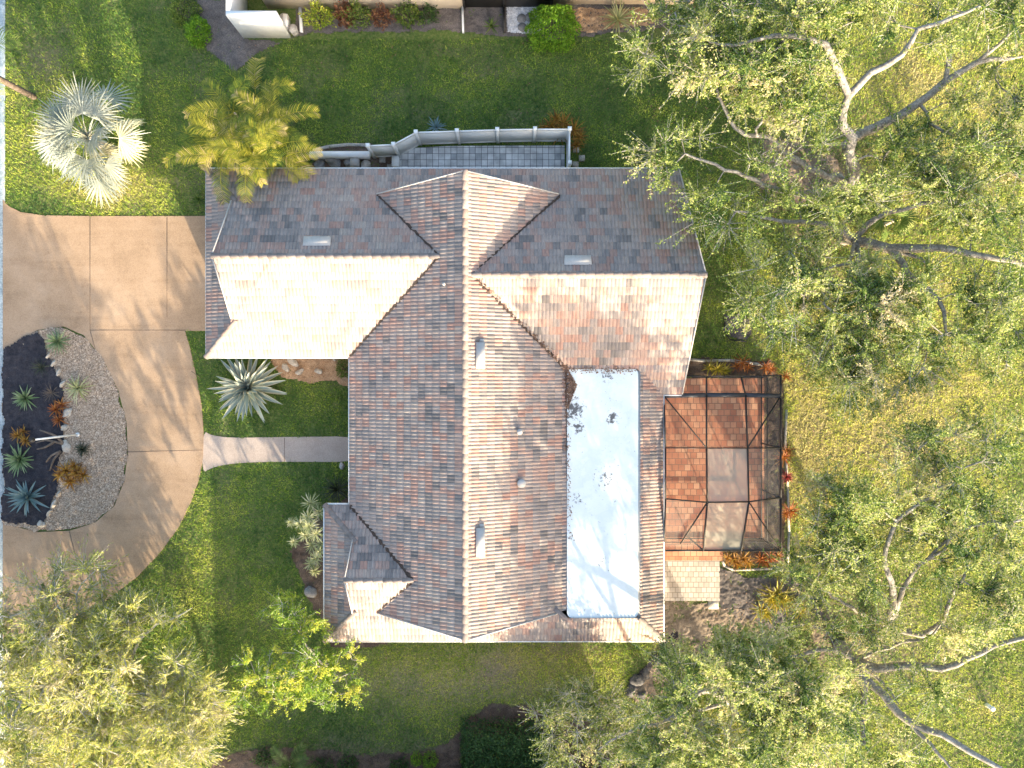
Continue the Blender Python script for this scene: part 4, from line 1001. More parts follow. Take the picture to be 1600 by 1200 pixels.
# ------------------------------------------------------------------ palms
def fan_palm(name, label, px, py, h, n, pet, seg_l, mat, group=None, nseg=34, tr=0.2, el=(-0.25, 1.25), spread=108, wild=.55):
    """costapalmate palm: long stalks that carry round pleated fans. px,py = where the crown's heart shows"""
    top = G(px, py, h); base = top.copy(); base[2] = 0
    root = thing(name, base, label, 'palm', group)
    t = MB(); t.tube([base, (base+top)/2, top], [tr*1.15, tr, tr*.95], 10); t.build('trunk', M['pale_bark'], root)
    f = MB(); p = MB(); ga = math.pi*(3-math.sqrt(5))
    for i in range(n):
        u = (i+.5)/n; az = i*ga+rng.normal(0, .45); e = el[0]+(el[1]-el[0])*u**1.2+rng.normal(0, .16); L = pet*(1-.3*u)*(1+rng.normal(0, .2))
        d = np.array([math.cos(az)*math.cos(e), math.sin(az)*math.cos(e), math.sin(e)])
        end = top+d*L+np.array([0, 0, -.10*L*L]); mid = top+d*L*.5+np.array([0,0,.02])
        p.tube([top+d*.08, mid, end], [.03, .022, .016], 5, rng.random())
        dd = end-mid; dd /= np.linalg.norm(dd); s = np.cross(dd, [0,0,1]); s /= np.linalg.norm(s)+1e-9; up = np.cross(s, dd)
        ft_ = np.clip(.45+.25*rng.normal(), .05, .9); fs_ = .75+.4*rng.random(); tilt = rng.normal(0, wild); s2 = s*math.cos(tilt)+up*math.sin(tilt); up2 = np.cross(s2, dd)
        dead = 0.9+.1*rng.random() if u < .12 else None
        for k in range(nseg):
            a = (k/(nseg-1)-.5)*2*R(spread); ll = seg_l*(0.72+.28*math.cos(a*.62))*(1+rng.normal(0, .10))*fs_
            q = dd*math.cos(a)+s2*math.sin(a)+up2*(-.16+.05*(-1)**k)
            q /= np.linalg.norm(q); w = seg_l*2.2*R(2*spread)/nseg*.20
            sd_ = np.cross(q, up2); sd_ /= np.linalg.norm(sd_)+1e-9
            dr = np.array([0, 0, -1.])*ll
            A = end; B = end+q*ll*.55+dr*.03; Cc = end+q*ll*.95+dr*.12*(0.6+.8*rng.random())
            V = [A-sd_*.008, A+sd_*.008, B+sd_*w*.5, B-sd_*w*.5, Cc+sd_*.006, Cc-sd_*.006]
            f.add(V, [(0,1,2,3),(3,2,4,5)], dead if dead else np.clip(ft_+.15*rng.normal()+.12*(k % 2), 0, .97))
    p.build('petiole', mat, root); f.build('crown', mat, root)
    return root
fan_palm('fan_palm', 'large silvery fan palm on the sunlit lawn north of the driveway', 137, 214, 2.5, 34, 1.75, 1.3, M['bismarck'], tr=.24, nseg=32, el=(-.35, 1.3), wild=.7)
fan_palm('fan_palm', 'green fan palm in the undergrowth beneath the tall oak', 1478, 268, 1.2, 9, .8, .75, M['palm_leaf'], tr=.1, nseg=24)
fan_palm('fan_palm', 'small fan palm under the spreading oak near its grey limb', 1395, 345, 0.9, 8, .7, .7, M['palm_leaf'], tr=.1, nseg=22)

def frond(m, rm, base, az, el, L, curl, w=0.5, n=34, tone=.5):
    p = np.array(base, float); e = el; h = np.array([math.cos(az), math.sin(az), 0]); s = np.array([-math.sin(az), math.cos(az), 0]); pts = [p.copy()]; ds = []
    for i in range(n):
        d = h*math.cos(e)+np.array([0,0,1.])*math.sin(e); ds.append(d); p = p+d*L/n; pts.append(p.copy()); e -= curl/n*(0.5+1.0*i/n)
    rm.tube(pts[::3], np.linspace(.022, .005, len(pts[::3])), 4, .6, cap=False)
    for i in range(4, n):
        t = i/n; ll = w*(0.35+0.9*math.sin(math.pi*min(1, t*1.02))**.7)*(1+rng.normal(0, .07)); d = ds[i]; up = np.cross(d, s); up = up if up[2] > 0 else -up
        for sg in (-1, 1):
            q = s*sg*.78+d*.62+up*(.32+rng.normal(0, .1)); q /= np.linalg.norm(q); wd = .022
            a = pts[i]; b = a+q*ll*.55; c = a+q*ll+np.array([0,0,-1])*ll*(.22+.15*rng.random()); sd_ = np.cross(q, up); sd_ /= np.linalg.norm(sd_)+1e-9
            m.add([a-sd_*wd*.5, a+sd_*wd*.5, b+sd_*wd*.8, b-sd_*wd*.8, c+sd_*.003, c-sd_*.003], [(0,1,2,3),(3,2,4,5)], np.clip(tone+.13*rng.normal()+.28*(t > .85), 0, 1))
def feather_palm(name, label, stems, L, nf, mat, w=.5, group=None, bark='pale_bark', tr=.06, cat='palm', curl=(1.1, 1.9)):
    base = G(stems[0][0], stems[0][1], 0) if len(stems[0]) == 3 else np.array(stems[0][3]); root = thing(name, base, label, cat, group); f = MB(); rm = MB()
    for k, s in enumerate(stems):
        top = G(s[0], s[1], s[2]); b = base+(rng.normal(0, .25, 3)*[1, 1, 0] if len(stems) > 1 else 0)
        if len(s) > 3: b = np.array(s[3], float)
        t = MB(); mid = (b+top)/2+np.array([0, 0, .15])
        t.tube(resample([b, mid, top], .4), np.linspace(tr*1.2, tr, len(resample([b, mid, top], .4))), 8); t.build('trunk', M[bark], root)
        a0 = rng.random()*6.28
        for i in range(nf):
            u = (i+.5)/nf; frond(f, rm, top, a0+i*2.39996+rng.normal(0, .15), .25+1.05*u, L*(.85+.3*rng.random()), curl[0]+(curl[1]-curl[0])*rng.random(), w, 32, np.clip(.5+.2*rng.normal(), .1, .85))
    rm.build('frond_stalk', mat, root); f.build('frond', mat, root)
    return root
gb = tuple(G(408,222,0))
feather_palm('cane_palm', 'golden yellow cane palm clump touching the garage roof corner',
    [(402,208,3.3,gb),(352,212,3.4,gb),(432,232,3.2,gb),(365,175,3.0,gb),(400,150,2.4,gb),(430,190,2.9,gb),(350,246,3.3,gb),(395,240,3.6,gb),(440,250,3.0,gb),(330,225,2.8,gb)], 2.2, 6, M['areca'], .46, tr=.045, curl=(1.3,2.4))
feather_palm('street_palm', 'leaning palm whose bare trunk crosses the lawn by the kerb', [(-70,88,6.5,tuple(G(54,152,0)))], 2.6, 16, M['palm_leaf'], .6, tr=.13, bark='dry_wood')
feather_palm('understory_palm', 'bright green palm under the low oak by the ditch', [(1120,1128,1.0)], 1.6, 11, M['areca'], .4, tr=.06)
feather_palm('understory_palm', 'lone green palm in the brown south mulch bed', [(455,1194,.6)], 1.3, 9, M['palm_leaf'], .35, tr=.06)

# ------------------------------------------------------------------ rosette plants
plant('agave', 'huge grey green agave with cream edges by the front walkway', 'agave', 390, 606, M['agave'], 72, 1.85, 0.24, z=0.35, el=(-0.1, 1.5), curl=0.35, fold=.35, edge=.95, tones=(0, .82), nseg=6)
plant('agave', 'blue agave at the south tip of the black mulch', 'agave', 46, 776, M['blue_agave'], 34, 1.15, 0.13, z=.14, el=(.1, 1.35), curl=.25, fold=.35)
plant('agave', 'spiky green agave on the gravel nearest the driveway apron', 'agave', 92, 534, M['green_agave'], 70, .75, 0.05, z=.12, el=(.1, 1.4), curl=.3)
plant('agave', 'cream striped agave sprawling over the middle of the gravel', 'agave', 124, 607, M['yucca'], 44, .85, .055, z=.12, el=(.05, 1.35), curl=.9)
plant('agave', 'round pale green agave in the black mulch beside the kerb', 'agave', 41, 622, M['green_agave'], 60, .65, .065, z=.14, el=(.1, 1.45), curl=.2)
plant('agave', 'open pale green agave just above the blue agave', 'agave', 33, 718, M['green_agave'], 54, .85, .085, z=.14, el=(.05, 1.4), curl=.25)
plant('yucca', 'thin grey green yucca in the north end of the black mulch', 'yucca', 66, 574, M['dark_blade'], 26, .6, .03, z=.14, el=(.1, 1.2), curl=.4)
plant('yucca', 'wispy grey plant between the pale agave and the orange bromeliad', 'yucca', 82, 614, M['dry_wood'], 26, .55, .025, z=.14, el=(.1, 1.2), curl=.4)
clump('bromeliad', 'orange bromeliad beside the cream stone on the gravel edge', 'bromeliad', [(90,640,1),(98,632,.8),(94,656,.9)], M['brom_orange'], 22, .55, .06, z=.14, curl=.8)
clump('bromeliad', 'golden bromeliad at the top of the white lamp post', 'bromeliad', [(30,680,1),(42,688,.9),(38,674,.8)], M['brom_gold'], 20, .5, .06, z=.14, curl=.8)
clump('bromeliad', 'big golden bromeliad below the burnt black plant', 'bromeliad', [(105,735,1),(122,738,1),(132,742,.8),(96,742,.8),(112,752,.9),(118,728,.8)], M['brom_gold'], 22, .62, .07, z=.13, curl=.8)
plant('dead_plant', 'burnt black plant on the gravel near the lamp post', 'plant', 131, 702, M['dark_blade'], 40, .5, .04, z=.12, el=(.1, 1.4), curl=.9)
clump('bromeliad', 'rusty bromeliad mound outside the north fence corner', 'bromeliad', [(862,200,1),(880,195,1),(896,205,1),(875,210,1),(850,205,.8),(905,215,.8),(900,228,.7),(868,188,.8)], M['brom_gold'], 24, .75, .06, z=.1, curl=.7)
clump('bromeliad', 'green gold bromeliad in the bed north of the screened patio', 'bromeliad', [(1120,577,1),(1108,574,.8),(1132,579,.8)], M['croton'], 22, .65, .06, z=.1, curl=.8)
clump('bromeliad', 'rusty bromeliad under the kerb north of the screened patio', 'bromeliad', [(1160,566,1),(1150,572,.7),(1168,574,.7)], M['brom_orange'], 20, .6, .05, z=.1, curl=.8)
clump('bromeliad', 'pale pink bromeliad at the north east patio corner', 'bromeliad', [(1195,573,1),(1203,577,.8)], M['brom_orange'], 18, .6, .05, z=.1, curl=.8)
clump('bromeliad', 'orange bromeliad by the middle of the east patio screen', 'bromeliad', [(1224,714,1),(1229,704,.8)], M['brom_orange'], 22, .62, .05, z=.1, curl=.8)
clump('bromeliad', 'crimson bromeliad beside the east patio screen', 'bromeliad', [(1228,745,.9)], M['brom_red'], 26, .5, .06, z=.1, curl=.9)
clump('bromeliad', 'star shaped orange bromeliad at the south part of the east screen', 'bromeliad', [(1233,797,1),(1226,802,.7)], M['brom_orange'], 30, .75, .05, z=.1, curl=.6)
clump('bromeliad', 'small orange bromeliad near the north end of the east screen', 'bromeliad', [(1226,588,.9)], M['brom_orange'], 18, .5, .045, z=.1, curl=.6)
clump('bromeliad', 'orange and gold bromeliads south of the screened patio next to the pavers', 'bromeliad', [(1146,874,1),(1160,872,1),(1136,870,.8),(1152,880,.8),(1168,878,.8)], M['brom_gold'], 22, .6, .06, z=.1, curl=.8)
clump('bromeliad', 'salmon bromeliads at the south east corner of the patio', 'bromeliad', [(1188,872,1),(1202,870,1),(1214,868,.7),(1196,878,.8)], M['brom_orange'], 22, .55, .06, z=.1, curl=.8)
clump('croton', 'tall dark gold croton in the shaded mulch south of the patio', 'croton', [(1212,928,1.2),(1222,936,1),(1204,934,1)], M['croton'], 26, .9, .07, z=.15, curl=.8)
clump('croton', 'low yellow croton left of the dark gold croton', 'croton', [(1188,952,1),(1196,958,.8)], M['croton'], 22, .75, .07, z=.1, curl=.8)
clump('croton', 'bright yellow croton right of the dark gold croton', 'croton', [(1245,948,1),(1252,954,.9),(1240,942,.8)], M['croton'], 24, .7, .06, z=.1, curl=.8)
plant('agave', 'variegated agave on the chips at the neighbour wall', 'agave', 965, 32, M['yucca'], 40, 1.1, .06, z=.1, el=(.05, 1.3), curl=.6)
plant('agave', 'small blue agave behind the north fence', 'agave', 682, 200, M['blue_agave'], 26, .6, .07, z=.1, el=(.1, 1.3), curl=.3)
plant('agave', 'tiny green aloe in the dark bed by the neighbour screen', 'aloe', 768, 42, M['shrub_leaf'], 22, .5, .05, z=.1, curl=.6)
plant('agave', 'lone dark green agave beside the garage corner', 'agave', 312, 312, M['palm_leaf'], 26, .5, .05, z=.06, curl=.5)
plant('grass_tuft', 'dark strappy plant at the front corner of the house', 'plant', 528, 764, M['dark_blade'], 60, 1.0, .035, z=.1, el=(.1, 1.4), curl=1.3)
def yucca_clump():
    base = G(505, 818, 0); root = thing('yucca_cluster', base, 'pale headed yucca cluster against the front bay of the house', 'yucca')
    for (px, py, z, s) in ((486,786,2.0,1.15),(470,818,2.3,.9),(482,808,2.6,.95),(500,800,2.2,.9),(478,836,2.4,.9),(494,834,2.7,1),(502,850,2.4,.9),(488,852,2.1,.9),(494,872,2.2,.9),(486,880,1.9,.85),(492,892,1.6,.7),(460,846,1.8,.7),(455,816,1.7,.6),(500,862,2.6,.8),(484,822,2.9,.9)):
        c = G(px, py, z); b = base+rng.normal(0, .3, 3)*[1, 1.6, 0]
        st = MB(); st.tube([b, (b+c)/2+rng.normal(0, .1, 3), c], [.05, .04, .03], 6); so_ = st.build('stem', M['pale_bark'], root)
        f = MB(); rosette(f, c, 30, .55*s, .04, el=(-.5, 1.4), curl=.7); f.build('leaf_head', M['yucca'], so_)
yucca_clump()

# ------------------------------------------------------------------ shrubs and hedges
bush('round_shrub', 'big bright green ball shrub beside the white pebble pad', 'shrub', 862, 50, 1.30, 1.15, 1.5, M['ball_leaf'], 5200, (.11,.06), rough=.08)
bush('low_hedge', 'dark green hedge strip at the top edge near the kerb bed', 'hedge', 312, 52, .62, .75, .75, M['ball_leaf'], 2200, (.10,.05), rough=.1)
bush('low_hedge', 'dark green hedge continuing from the frame edge to the strip', 'hedge', 290, 16, .75, .8, .75, M['shrub_leaf'], 2200, (.10,.05), rough=.1)
bush('shrub', 'airy yellow green shrub beside the white edging strip', 'shrub', 502, 32, .75, .55, 1.0, M['lime_leaf'], 1100, (.11,.06), rough=.3)
bush('shrub', 'reddish brown shrub along the neighbour wall', 'shrub', 542, 28, .5, .5, 1.0, M['red_leaf'], 800, (.13,.06), rough=.3)
bush('shrub', 'tall yellow shrub between two red shrubs at the neighbour wall', 'shrub', 562, 30, .65, .5, 1.2, M['shrub_leaf'], 1000, (.11,.06), rough=.3)
bush('shrub', 'red tipped shrub east of the tall yellow shrub', 'shrub', 598, 32, .5, .45, .9, M['red_leaf'], 650, (.13,.05), rough=.3)
bush('shrub', 'deep green shrub at the pale neighbour wall', 'shrub', 640, 28, .65, .6, .9, M['shrub_leaf'], 900, (.12,.07), rough=.3)
bush('shrub', 'sparse dark shrub near the corner of the pale neighbour wall', 'shrub', 672, 26, .45, .45, .6, M['hedge_leaf'], 420, (.16,.05), rough=.3)
bush('low_shrub', 'small yellow green globe in the south mulch', 'shrub', 651, 1183, .28, .34, .5, M['ball_leaf'], 520, (.07,.04), rough=.1)
bush('low_shrub', 'larger yellow green globe next to the small globe', 'shrub', 672, 1185, .38, .42, .6, M['ball_leaf'], 700, (.07,.04), rough=.1)
bush('shrub', 'green shrub tucked at the front eave corner above the chips', 'shrub', 540, 576, .42, .5, .7, M['shrub_leaf'], 900, (.08,.04), rough=.15)
for k, (px, py, rx, lab) in enumerate(((415,1182,.5,'low dark shrub west of the palm in the south mulch'),(505,1194,.55,'low dark shrub east of the palm in the south mulch'),(545,1192,.5,'farther dark shrub in the south mulch past the palm'),(625,1194,.45,'dark shrub beside the small yellow green globe'))):
    bush('low_shrub', lab, 'shrub', px, py, rx, rx*.8, .5, M['hedge_leaf'], 550, (.10,.05), rough=.25)
def hedge_block():
    c = G(795, 1160, 0); root = thing('hedge', c, 'broad clipped dark green hedge at the south edge of the lawn', 'hedge'); m = MB(); n = 15000
    P = np.stack([rng.uniform(-2.35, 2.2, n), rng.uniform(-2.2, 1.3, n), np.zeros(n)], 1)
    e = np.minimum.reduce([P[:,0]+2.35, 2.2-P[:,0], P[:,1]+2.2, 1.3-P[:,1]])
    top = 1.25*np.clip(e/.35, 0, 1)**.5+.16*(vnoise(P[:,0]+9, P[:,1]+9, 1.6, 5)-.5)*2+.12*vnoise(P[:,0]+9, P[:,1]+9, 4.2, 6)
    P[:, 2] = top*(1-.4*rng.random(n)**2.0); P += rng.normal(0, .06, (n, 3))*[1,1,.4]
    leaves(m, P+c, .12, .06, .5, None, np.clip(.45+.3*rng.normal(size=n), 0, 1)); m.build('foliage', M['hedge_leaf'], root)
    m = MB(); 
    for k in range(20):
        b = c+np.array([rng.uniform(-2, 1.9), rng.uniform(-1.8, 1), 0]); m.tube([b, b+[rng.normal(0,.1),rng.normal(0,.1),.8]], [.03,.01], 5)
    m.build('stem', M['dark_bark'], root)
hedge_block()
def undergrowth():
    m = MB()
    for cx, cy, rx, ry, n in ((1330,300,120,90,5200),(1420,330,90,40,2400),(1330,430,120,40,3200),(1120,1060,100,70,4200),(1180,1130,110,60,3600),(1300,960,80,60,2000),(1250,1000,70,50,1800),(1400,880,90,60,1600),(1480,560,90,50,1800),(1060,1150,80,50,2200),(1300,560,70,50,1500),(1240,380,60,50,1500)):
        a = rng.random(n)*6.28; r = np.sqrt(rng.random(n)); x = cx+rx*r*np.cos(a); y = cy+ry*r*np.sin(a); keep = vnoise(x, y, .045, 31) > .42; x, y = x[keep], y[keep]
        P = np.stack([(x-800)*S0, (600-y)*S0, .06+.35*rng.random(len(x))*vnoise(x, y, .05, 32)], 1)
        leaves(m, P, .13, .055, .5)
    o = m.build('undergrowth', M['palm_leaf']); o['kind'] = 'stuff'; tag(o, 'leafy ground cover growing beneath the oaks', 'ground cover')
    m = MB(); n = 9000
    x = rng.uniform(1010, 1600, n); y = rng.uniform(0, 1200, n); keep = (vnoise(x, y, .02, 41) > .45) & ~((x < 1240) & (y > 420) & (y < 880)) & ~((x < 1110) & (y > 240) & (y < 640))
    x, y = x[keep], y[keep]; lx = np.concatenate([rng.uniform(330,1000,160), rng.uniform(330,1040,220), rng.uniform(330,540,40)]); ly = np.concatenate([rng.uniform(60,225,160), rng.uniform(1010,1170,220), rng.uniform(730,1000,40)]); x = np.concatenate([x, lx]); y = np.concatenate([y, ly])
    P = np.stack([(x-800)*S0, (600-y)*S0, .075+.02*rng.random(len(x))], 1); leaves(m, P, .10, .05, 2.0)
    o = m.build('leaf_litter', M['dead_leaf']); o['kind'] = 'stuff'; tag(o, 'dry leaf litter scattered on the grass under the oaks', 'leaf litter')
undergrowth()

# ------------------------------------------------------------------ screened patio
def screen_room():
    zt = 2.72; zm = 3.25
    x0, x1 = 7.02, 12.42; y0, y1 = 0.40, -7.70
    root = thing('screen_enclosure', ((x0+x1)/2, (y0+y1)/2, .1), 'dark framed insect screen enclosure over the terracotta patio', 'screen room')
    P = lambda px, py, z: tuple(G(px, py, z))
    yb = -0.55
    A = [(x0,yb,zt),P(1104,617,zt+.1),P(1165,617,zt+.1),(x1,yb,zt)]
    B = [(x0,-2.92,zt+.35),P(1104,700,zm),P(1168,700,zm),(x1,-2.95,zt)]
    D = [(x0,-5.25,zt+.35),P(1105,785,zm),P(1170,784,zm),(x1,-5.25,zt)]
    E = [(x0,y1,zt),P(1099,860,zt),P(1158,860,zt),(x1,y1,zt)]
    N = [(x0+1.0,y0,zt),P(1104,589,zt),P(1158,589,zt),(x1,y0,zt)]
    def bar(a, b, w=.075, nm='roof_beam', mt='dark_metal', h=.10):
        w = w*.74 if w < .15 else w
        m = MB(); m.beam(a, b, w, h); m.build(nm, M[mt], root)
    for row, w in ((A,.20),(B,.07),(D,.07),(E,.09),(N,.08)):
        for i in range(3): bar(row[i], row[i+1], w, mt='beam_metal' if row is A else 'dark_metal')
    for i in range(4):
        for a, b in ((N,A),(A,B),(B,D),(D,E)): bar(a[i], b[i], .075)
    for a, b in ((A[0],B[1]),(A[3],B[2]),(D[1],(x0+.75,y1+.35,zt+.1)),(D[2],E[3])): bar(a, b, .055)
    def panel(nm, q, mt):
        m = MB(); m.add(q, [(0,1,2,3)] if len(q) == 4 else [(0,1,2,2)]); m.build(nm, M[mt], root)
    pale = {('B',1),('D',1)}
    for key, a, b in (('N',N,A),('A',A,B),('B',B,D),('D',D,E)):
        for i in range(3):
            q = [np.array(v)-[0,0,.02] for v in (a[i], a[i+1], b[i+1], b[i])]
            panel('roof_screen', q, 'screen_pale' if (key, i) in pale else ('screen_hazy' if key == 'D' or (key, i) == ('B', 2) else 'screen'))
    # walls: posts, rails and screens
    for p in (N[0],N[1],N[2],N[3],A[3],B[3],D[3],E[3],E[2],E[1],E[0]):
        bar((p[0],p[1],.1), (p[0],p[1]+.001,p[2]), .06, 'post', h=.06)
    for a, b in ((N[0],N[3]),(E[0],E[3]),(N[3],E[3])):
        for z in (.16, .95): bar((a[0],a[1],z), (b[0],b[1],z), .05, 'rail', h=.06)
        panel('wall_screen', [(a[0],a[1],.1),(b[0],b[1],.1),(b[0],b[1],zt-.03),(a[0],a[1],zt-.03)], 'screen_wall')
screen_room()

# ------------------------------------------------------------------ white fence and hardscape on the north side
def fence():
    tops = [(575,228),(615,226),(650,207),(714,205),(777,203),(836,202),(890,202),(890,255)]
    root = thing('fence', G(735,207,1.8)*[1,1,0], 'white vinyl privacy fence around the grey paver patio', 'fence'); Z = 1.75
    pts = [G(x, y, Z)*[1,1,0] for x, y in tops]
    for i, p in enumerate(pts):
        m = MB(); m.box((p[0]-.075,p[1]-.075,0),(p[0]+.075,p[1]+.075,Z+.08)); po = m.build('post', M['vinyl'], root); m = MB(); m.box((p[0]-.095,p[1]-.095,Z+.08),(p[0]+.095,p[1]+.095,Z+.13)); m.build('post_cap', M['vinyl'], po)
    for a, b in zip(pts[:-1], pts[1:]):
        d = (b-a)/np.linalg.norm(b-a); a2, b2 = a+d*.076, b-d*.076
        m = MB(); m.beam((*a2[:2],.9),(*b2[:2],.9),.03,1.5); m.beam((*a2[:2],Z-.06),(*b2[:2],Z-.06),.06,.14); m.beam((*a2[:2],.14),(*b2[:2],.14),.06,.14); m.build('panel', M['vinyl'], root)
fence()
def stone(name, label, px, py, sx, sy, sz, mat, z=.05, group=None, cat='stone', rot=None):
    c = G(px, py, z); bm = bmesh.new(); bmesh.ops.create_icosphere(bm, subdivisions=3, radius=1)
    sd_ = rng.random(3)*10; rt = rng.random()*3 if rot is None else rot
    for v in bm.verts:
        d = v.co.copy(); k = 1+.16*math.sin(3*d.x+sd_[0])*math.cos(2.5*d.y+sd_[1])+.10*math.sin(6*d.z+5*d.x+sd_[2]); v.co = Vector((d.x*k*sx, d.y*k*sy, max(-.3, d.z)*k*sz))
    bmesh.ops.rotate(bm, verts=bm.verts, matrix=Matrix.Rotation(rt, 3, 'Z'))
    me = bpy.data.meshes.new(name); bm.to_mesh(me); bm.free(); o = link(name, me, M[mat], None, c); return tag(o, label, cat, group)
def wall_low(name, label, pts, h, wd, mat, cat='wall', z=0.0, px=True):
    m = MB(); P = [G(*p, 0) for p in pts]
    for a, b in zip(P[:-1], P[1:]): m.beam((a[0],a[1],z+h/2),(b[0],b[1],z+h/2),wd,h)
    return tag(m.build(name, M[mat], origin=P[0]), label, cat)
wall_low('retaining_wall', 'low whitewashed retaining wall between the cane palm and fence', [(488,246),(580,246)], .55, .28, 'white_paint')
wall_low('bed_edging', 'curved stone edging in front of the retaining wall', [(490,236),(515,230),(545,227),(580,228)], .14, .14, 'edging', 'edging')
for k, (px, py, sx, sy, sz, mt, lab) in enumerate([(520,252,.5,.28,.3,'grey_stone','long grey boulder behind the low whitewashed wall'),(548,256,.35,.3,.3,'grey_stone','round grey boulder in the middle of the dark rock bed'),(572,260,.3,.28,.25,'stone','brownish rock at the paver end of the rock bed'),(500,258,.3,.25,.25,'grey_stone','small boulder at the cane palm end of the rock bed')]):
    stone('boulder', lab, px, py, sx, sy, sz, mt, group='boulders in the north rock bed', cat='boulder')
m = MB(); c = G(553,250,.5); m.box((c[0]-.22,c[1]-.28,.06),(c[0]+.22,c[1]+.28,.42)); m.box((c[0]-.2,c[1]-.26,.42),(c[0]+.2,c[1]+.26,.46)); tag(m.build('utility_box', M['vent'], origin=(c[0],c[1],.06)), 'beige utility box standing among the grey boulders', 'utility box')
m = MB(); c = G(618,252,.4); m.box((c[0]-.16,c[1]-.24,.09),(c[0]+.16,c[1]+.24,.40)); m.box((c[0]-.18,c[1]-.26,.40),(c[0]+.18,c[1]+.26,.45)); tag(m.build('utility_box', M['vinyl'], origin=(c[0],c[1],.06)), 'pale utility box at the corner of the grey pavers', 'utility box')
for (px, py, lab) in ((598,250,'loose paver left of the pale utility box'),(610,262,'loose paver in front of the pale utility box by the eave'),(900,234,'top stepping paver outside the fence end'),(909,248,'outer stepping paver outside the fence end'),(899,258,'lowest stepping paver outside the fence end')):
    c = G(px, py, 0); m = MB(); m.box((c[0]-.15,c[1]-.15,0.0),(c[0]+.15,c[1]+.15,.10)); tag(m.build('paver', M['edging'], origin=c), lab, 'paver', 'loose pavers')
# island stones, edging, driftwood, lamp post
for (px, py, sx, sy, lab) in ((76,556,.16,.07,'first flat edging stone at the top of the gravel line'),(84,568,.18,.08,'second flat edging stone on the gravel line'),(92,582,.2,.08,'third edging stone beside the black mulch'),(98,600,.2,.09,'edging stone just above the striped agave'),(105,645,.2,.28,'cream boulder beside the orange bromeliad'),(101,668,.14,.2,'tan stone near the base of the driftwood'),
                             (104,698,.22,.3,'tan stone between the driftwood and the burnt plant'),(92,772,.18,.09,'edging stone by the big golden bromeliad'),(84,788,.22,.09,'long edging stone above the corner rock'),(77,802,.2,.08,'thin edging stone next to the corner rock'),(65,819,.22,.18,'pale rock at the south corner of the black mulch')):
    stone('garden_stone', lab, px, py, sx, sy, .14, 'stone', .1, 'stones edging the island bed', rot=1.1 if sy < .1 else None)
def driftwood():
    m = MB()
    for pts in ([(100,694,.15),(85,690,.3),(70,688,.35),(56,692,.3)],[(100,694,.15),(88,682,.35),(74,676,.45),(62,672,.4)],[(95,705,.2),(80,712,.35),(72,722,.3)],[(95,705,.2),(84,718,.3),(78,735,.25)],[(85,690,.3),(72,698,.4),(58,702,.35)]):
        q = resample([G(*p) for p in pts], .2); m.tube(q, np.linspace(.07, .03, len(q)), 7, rng.random())
    tag(m.build('driftwood', M['dry_wood'], origin=G(95,700,.1), smooth=True), 'twisted bare driftwood lying on the black mulch', 'driftwood')
driftwood()
def lamp_post():
    b = G(122,679,.1); root = thing('lamp_post', b, 'slender white lamp post rising from the island gravel', 'lamp post')
    m = MB(); m.tube([b, b+[0,0,3.3]], [.05,.04], 10); pl = m.build('pole', M['white_paint'], root)
    m = MB(); m.tube([b, b+[0,0,.12]], [.11,.08], 12); m.build('base_plate', M['white_paint'], root)
    m = MB(); m.tube([b+[0,0,3.3], b+[0,0,3.36], b+[0,0,3.52], b+[0,0,3.56]], [.06,.10,.10,.04], 10); m.build('lamp_head', M['dark_metal'], pl)
lamp_post()
for (px, py, sx, sy, lab) in ((446,574,.22,.14,'pale flat stone on the chips beside the huge agave'),(468,581,.22,.12,'tan stone in the middle of the wood chips'),(498,580,.2,.13,'dark ringed stone on the wood chips'),(523,560,.14,.1,'small stone under the eave on the wood chips'),(458,566,.3,.16,'broad tan rock under the garage eave')):
    stone('garden_stone', lab, px, py, sx, sy, .12, 'stone', .1, 'stones on the wood chips')
stone('garden_stone', 'white stone in the bed at the front corner of the house', 534, 728, .16, .12, .12, 'edging', .08); stone('boulder', 'grey boulder in the bed below the yucca cluster', 486, 925, .3, .3, .22, 'grey_stone', .08, cat='boulder')
wall_low('bed_edging', 'white edging along the bed north of the screened patio', [(1062,560),(1078,562),(1100,564),(1140,563),(1175,568),(1200,571)], .14, .13, 'edging', 'edging')
wall_low('bed_edging', 'white stone edging along the east side of the patio', [(1228,640),(1226,700),(1230,760),(1232,830),(1230,880)], .09, .11, 'edging', 'edging')
wall_low('bed_edging', 'rounded white edging around the bromeliads south of the patio', [(1126,872),(1132,884),(1145,890),(1180,889),(1210,888)], .09, .11, 'edging', 'edging')
wall_low('bed_edging', 'black plastic edging around the round mulch ring', [(1132,496),(1131,518),(1140,531),(1165,534)], .12, .05, 'dark_metal', 'edging')
c = G(1114,943,0); m = MB(); m.box((c[0]-.26,c[1]-.26,0),(c[0]+.26,c[1]+.26,.09)); tag(m.build('stepping_stone', M['edging'], origin=c), 'square cream stepping stone below the paver landing', 'stepping stone')
for (px, py, lab) in ((815,29,'dark round stepping stone nearest the fence post on white pebbles'),(828,27,'dark round stepping stone at the back of the white pebbles'),(816,43,'dark round stepping stone at the front of the white pebbles')):
    c = G(px, py, .1); m = MB(); m.tube([c, c+[0,0,.05]], [.24,.22], 14); tag(m.build('stepping_stone', M['grey_stone'], origin=c), lab, 'stepping stone', 'stepping stones on white pebbles')
for k, (px, py, s, lab) in enumerate([(1008,1052,.3,'dark rock at the top of the ditch'),(996,1062,.4,'broad dark rock in the middle of the ditch'),(986,1078,.35,'wet dark rock low in the ditch'),(1026,1030,.3,'dark rock near the roof corner end of the ditch'),(1044,1014,.25,'small dark rock just off the roof corner'),(1002,1085,.3,'grey rock beside the wet rock in the ditch')]):
    stone('ditch_rock', lab, px, py, s, s*.7, s*.6, 'dark_stone', .02, 'rocks in the ditch', cat='rock')
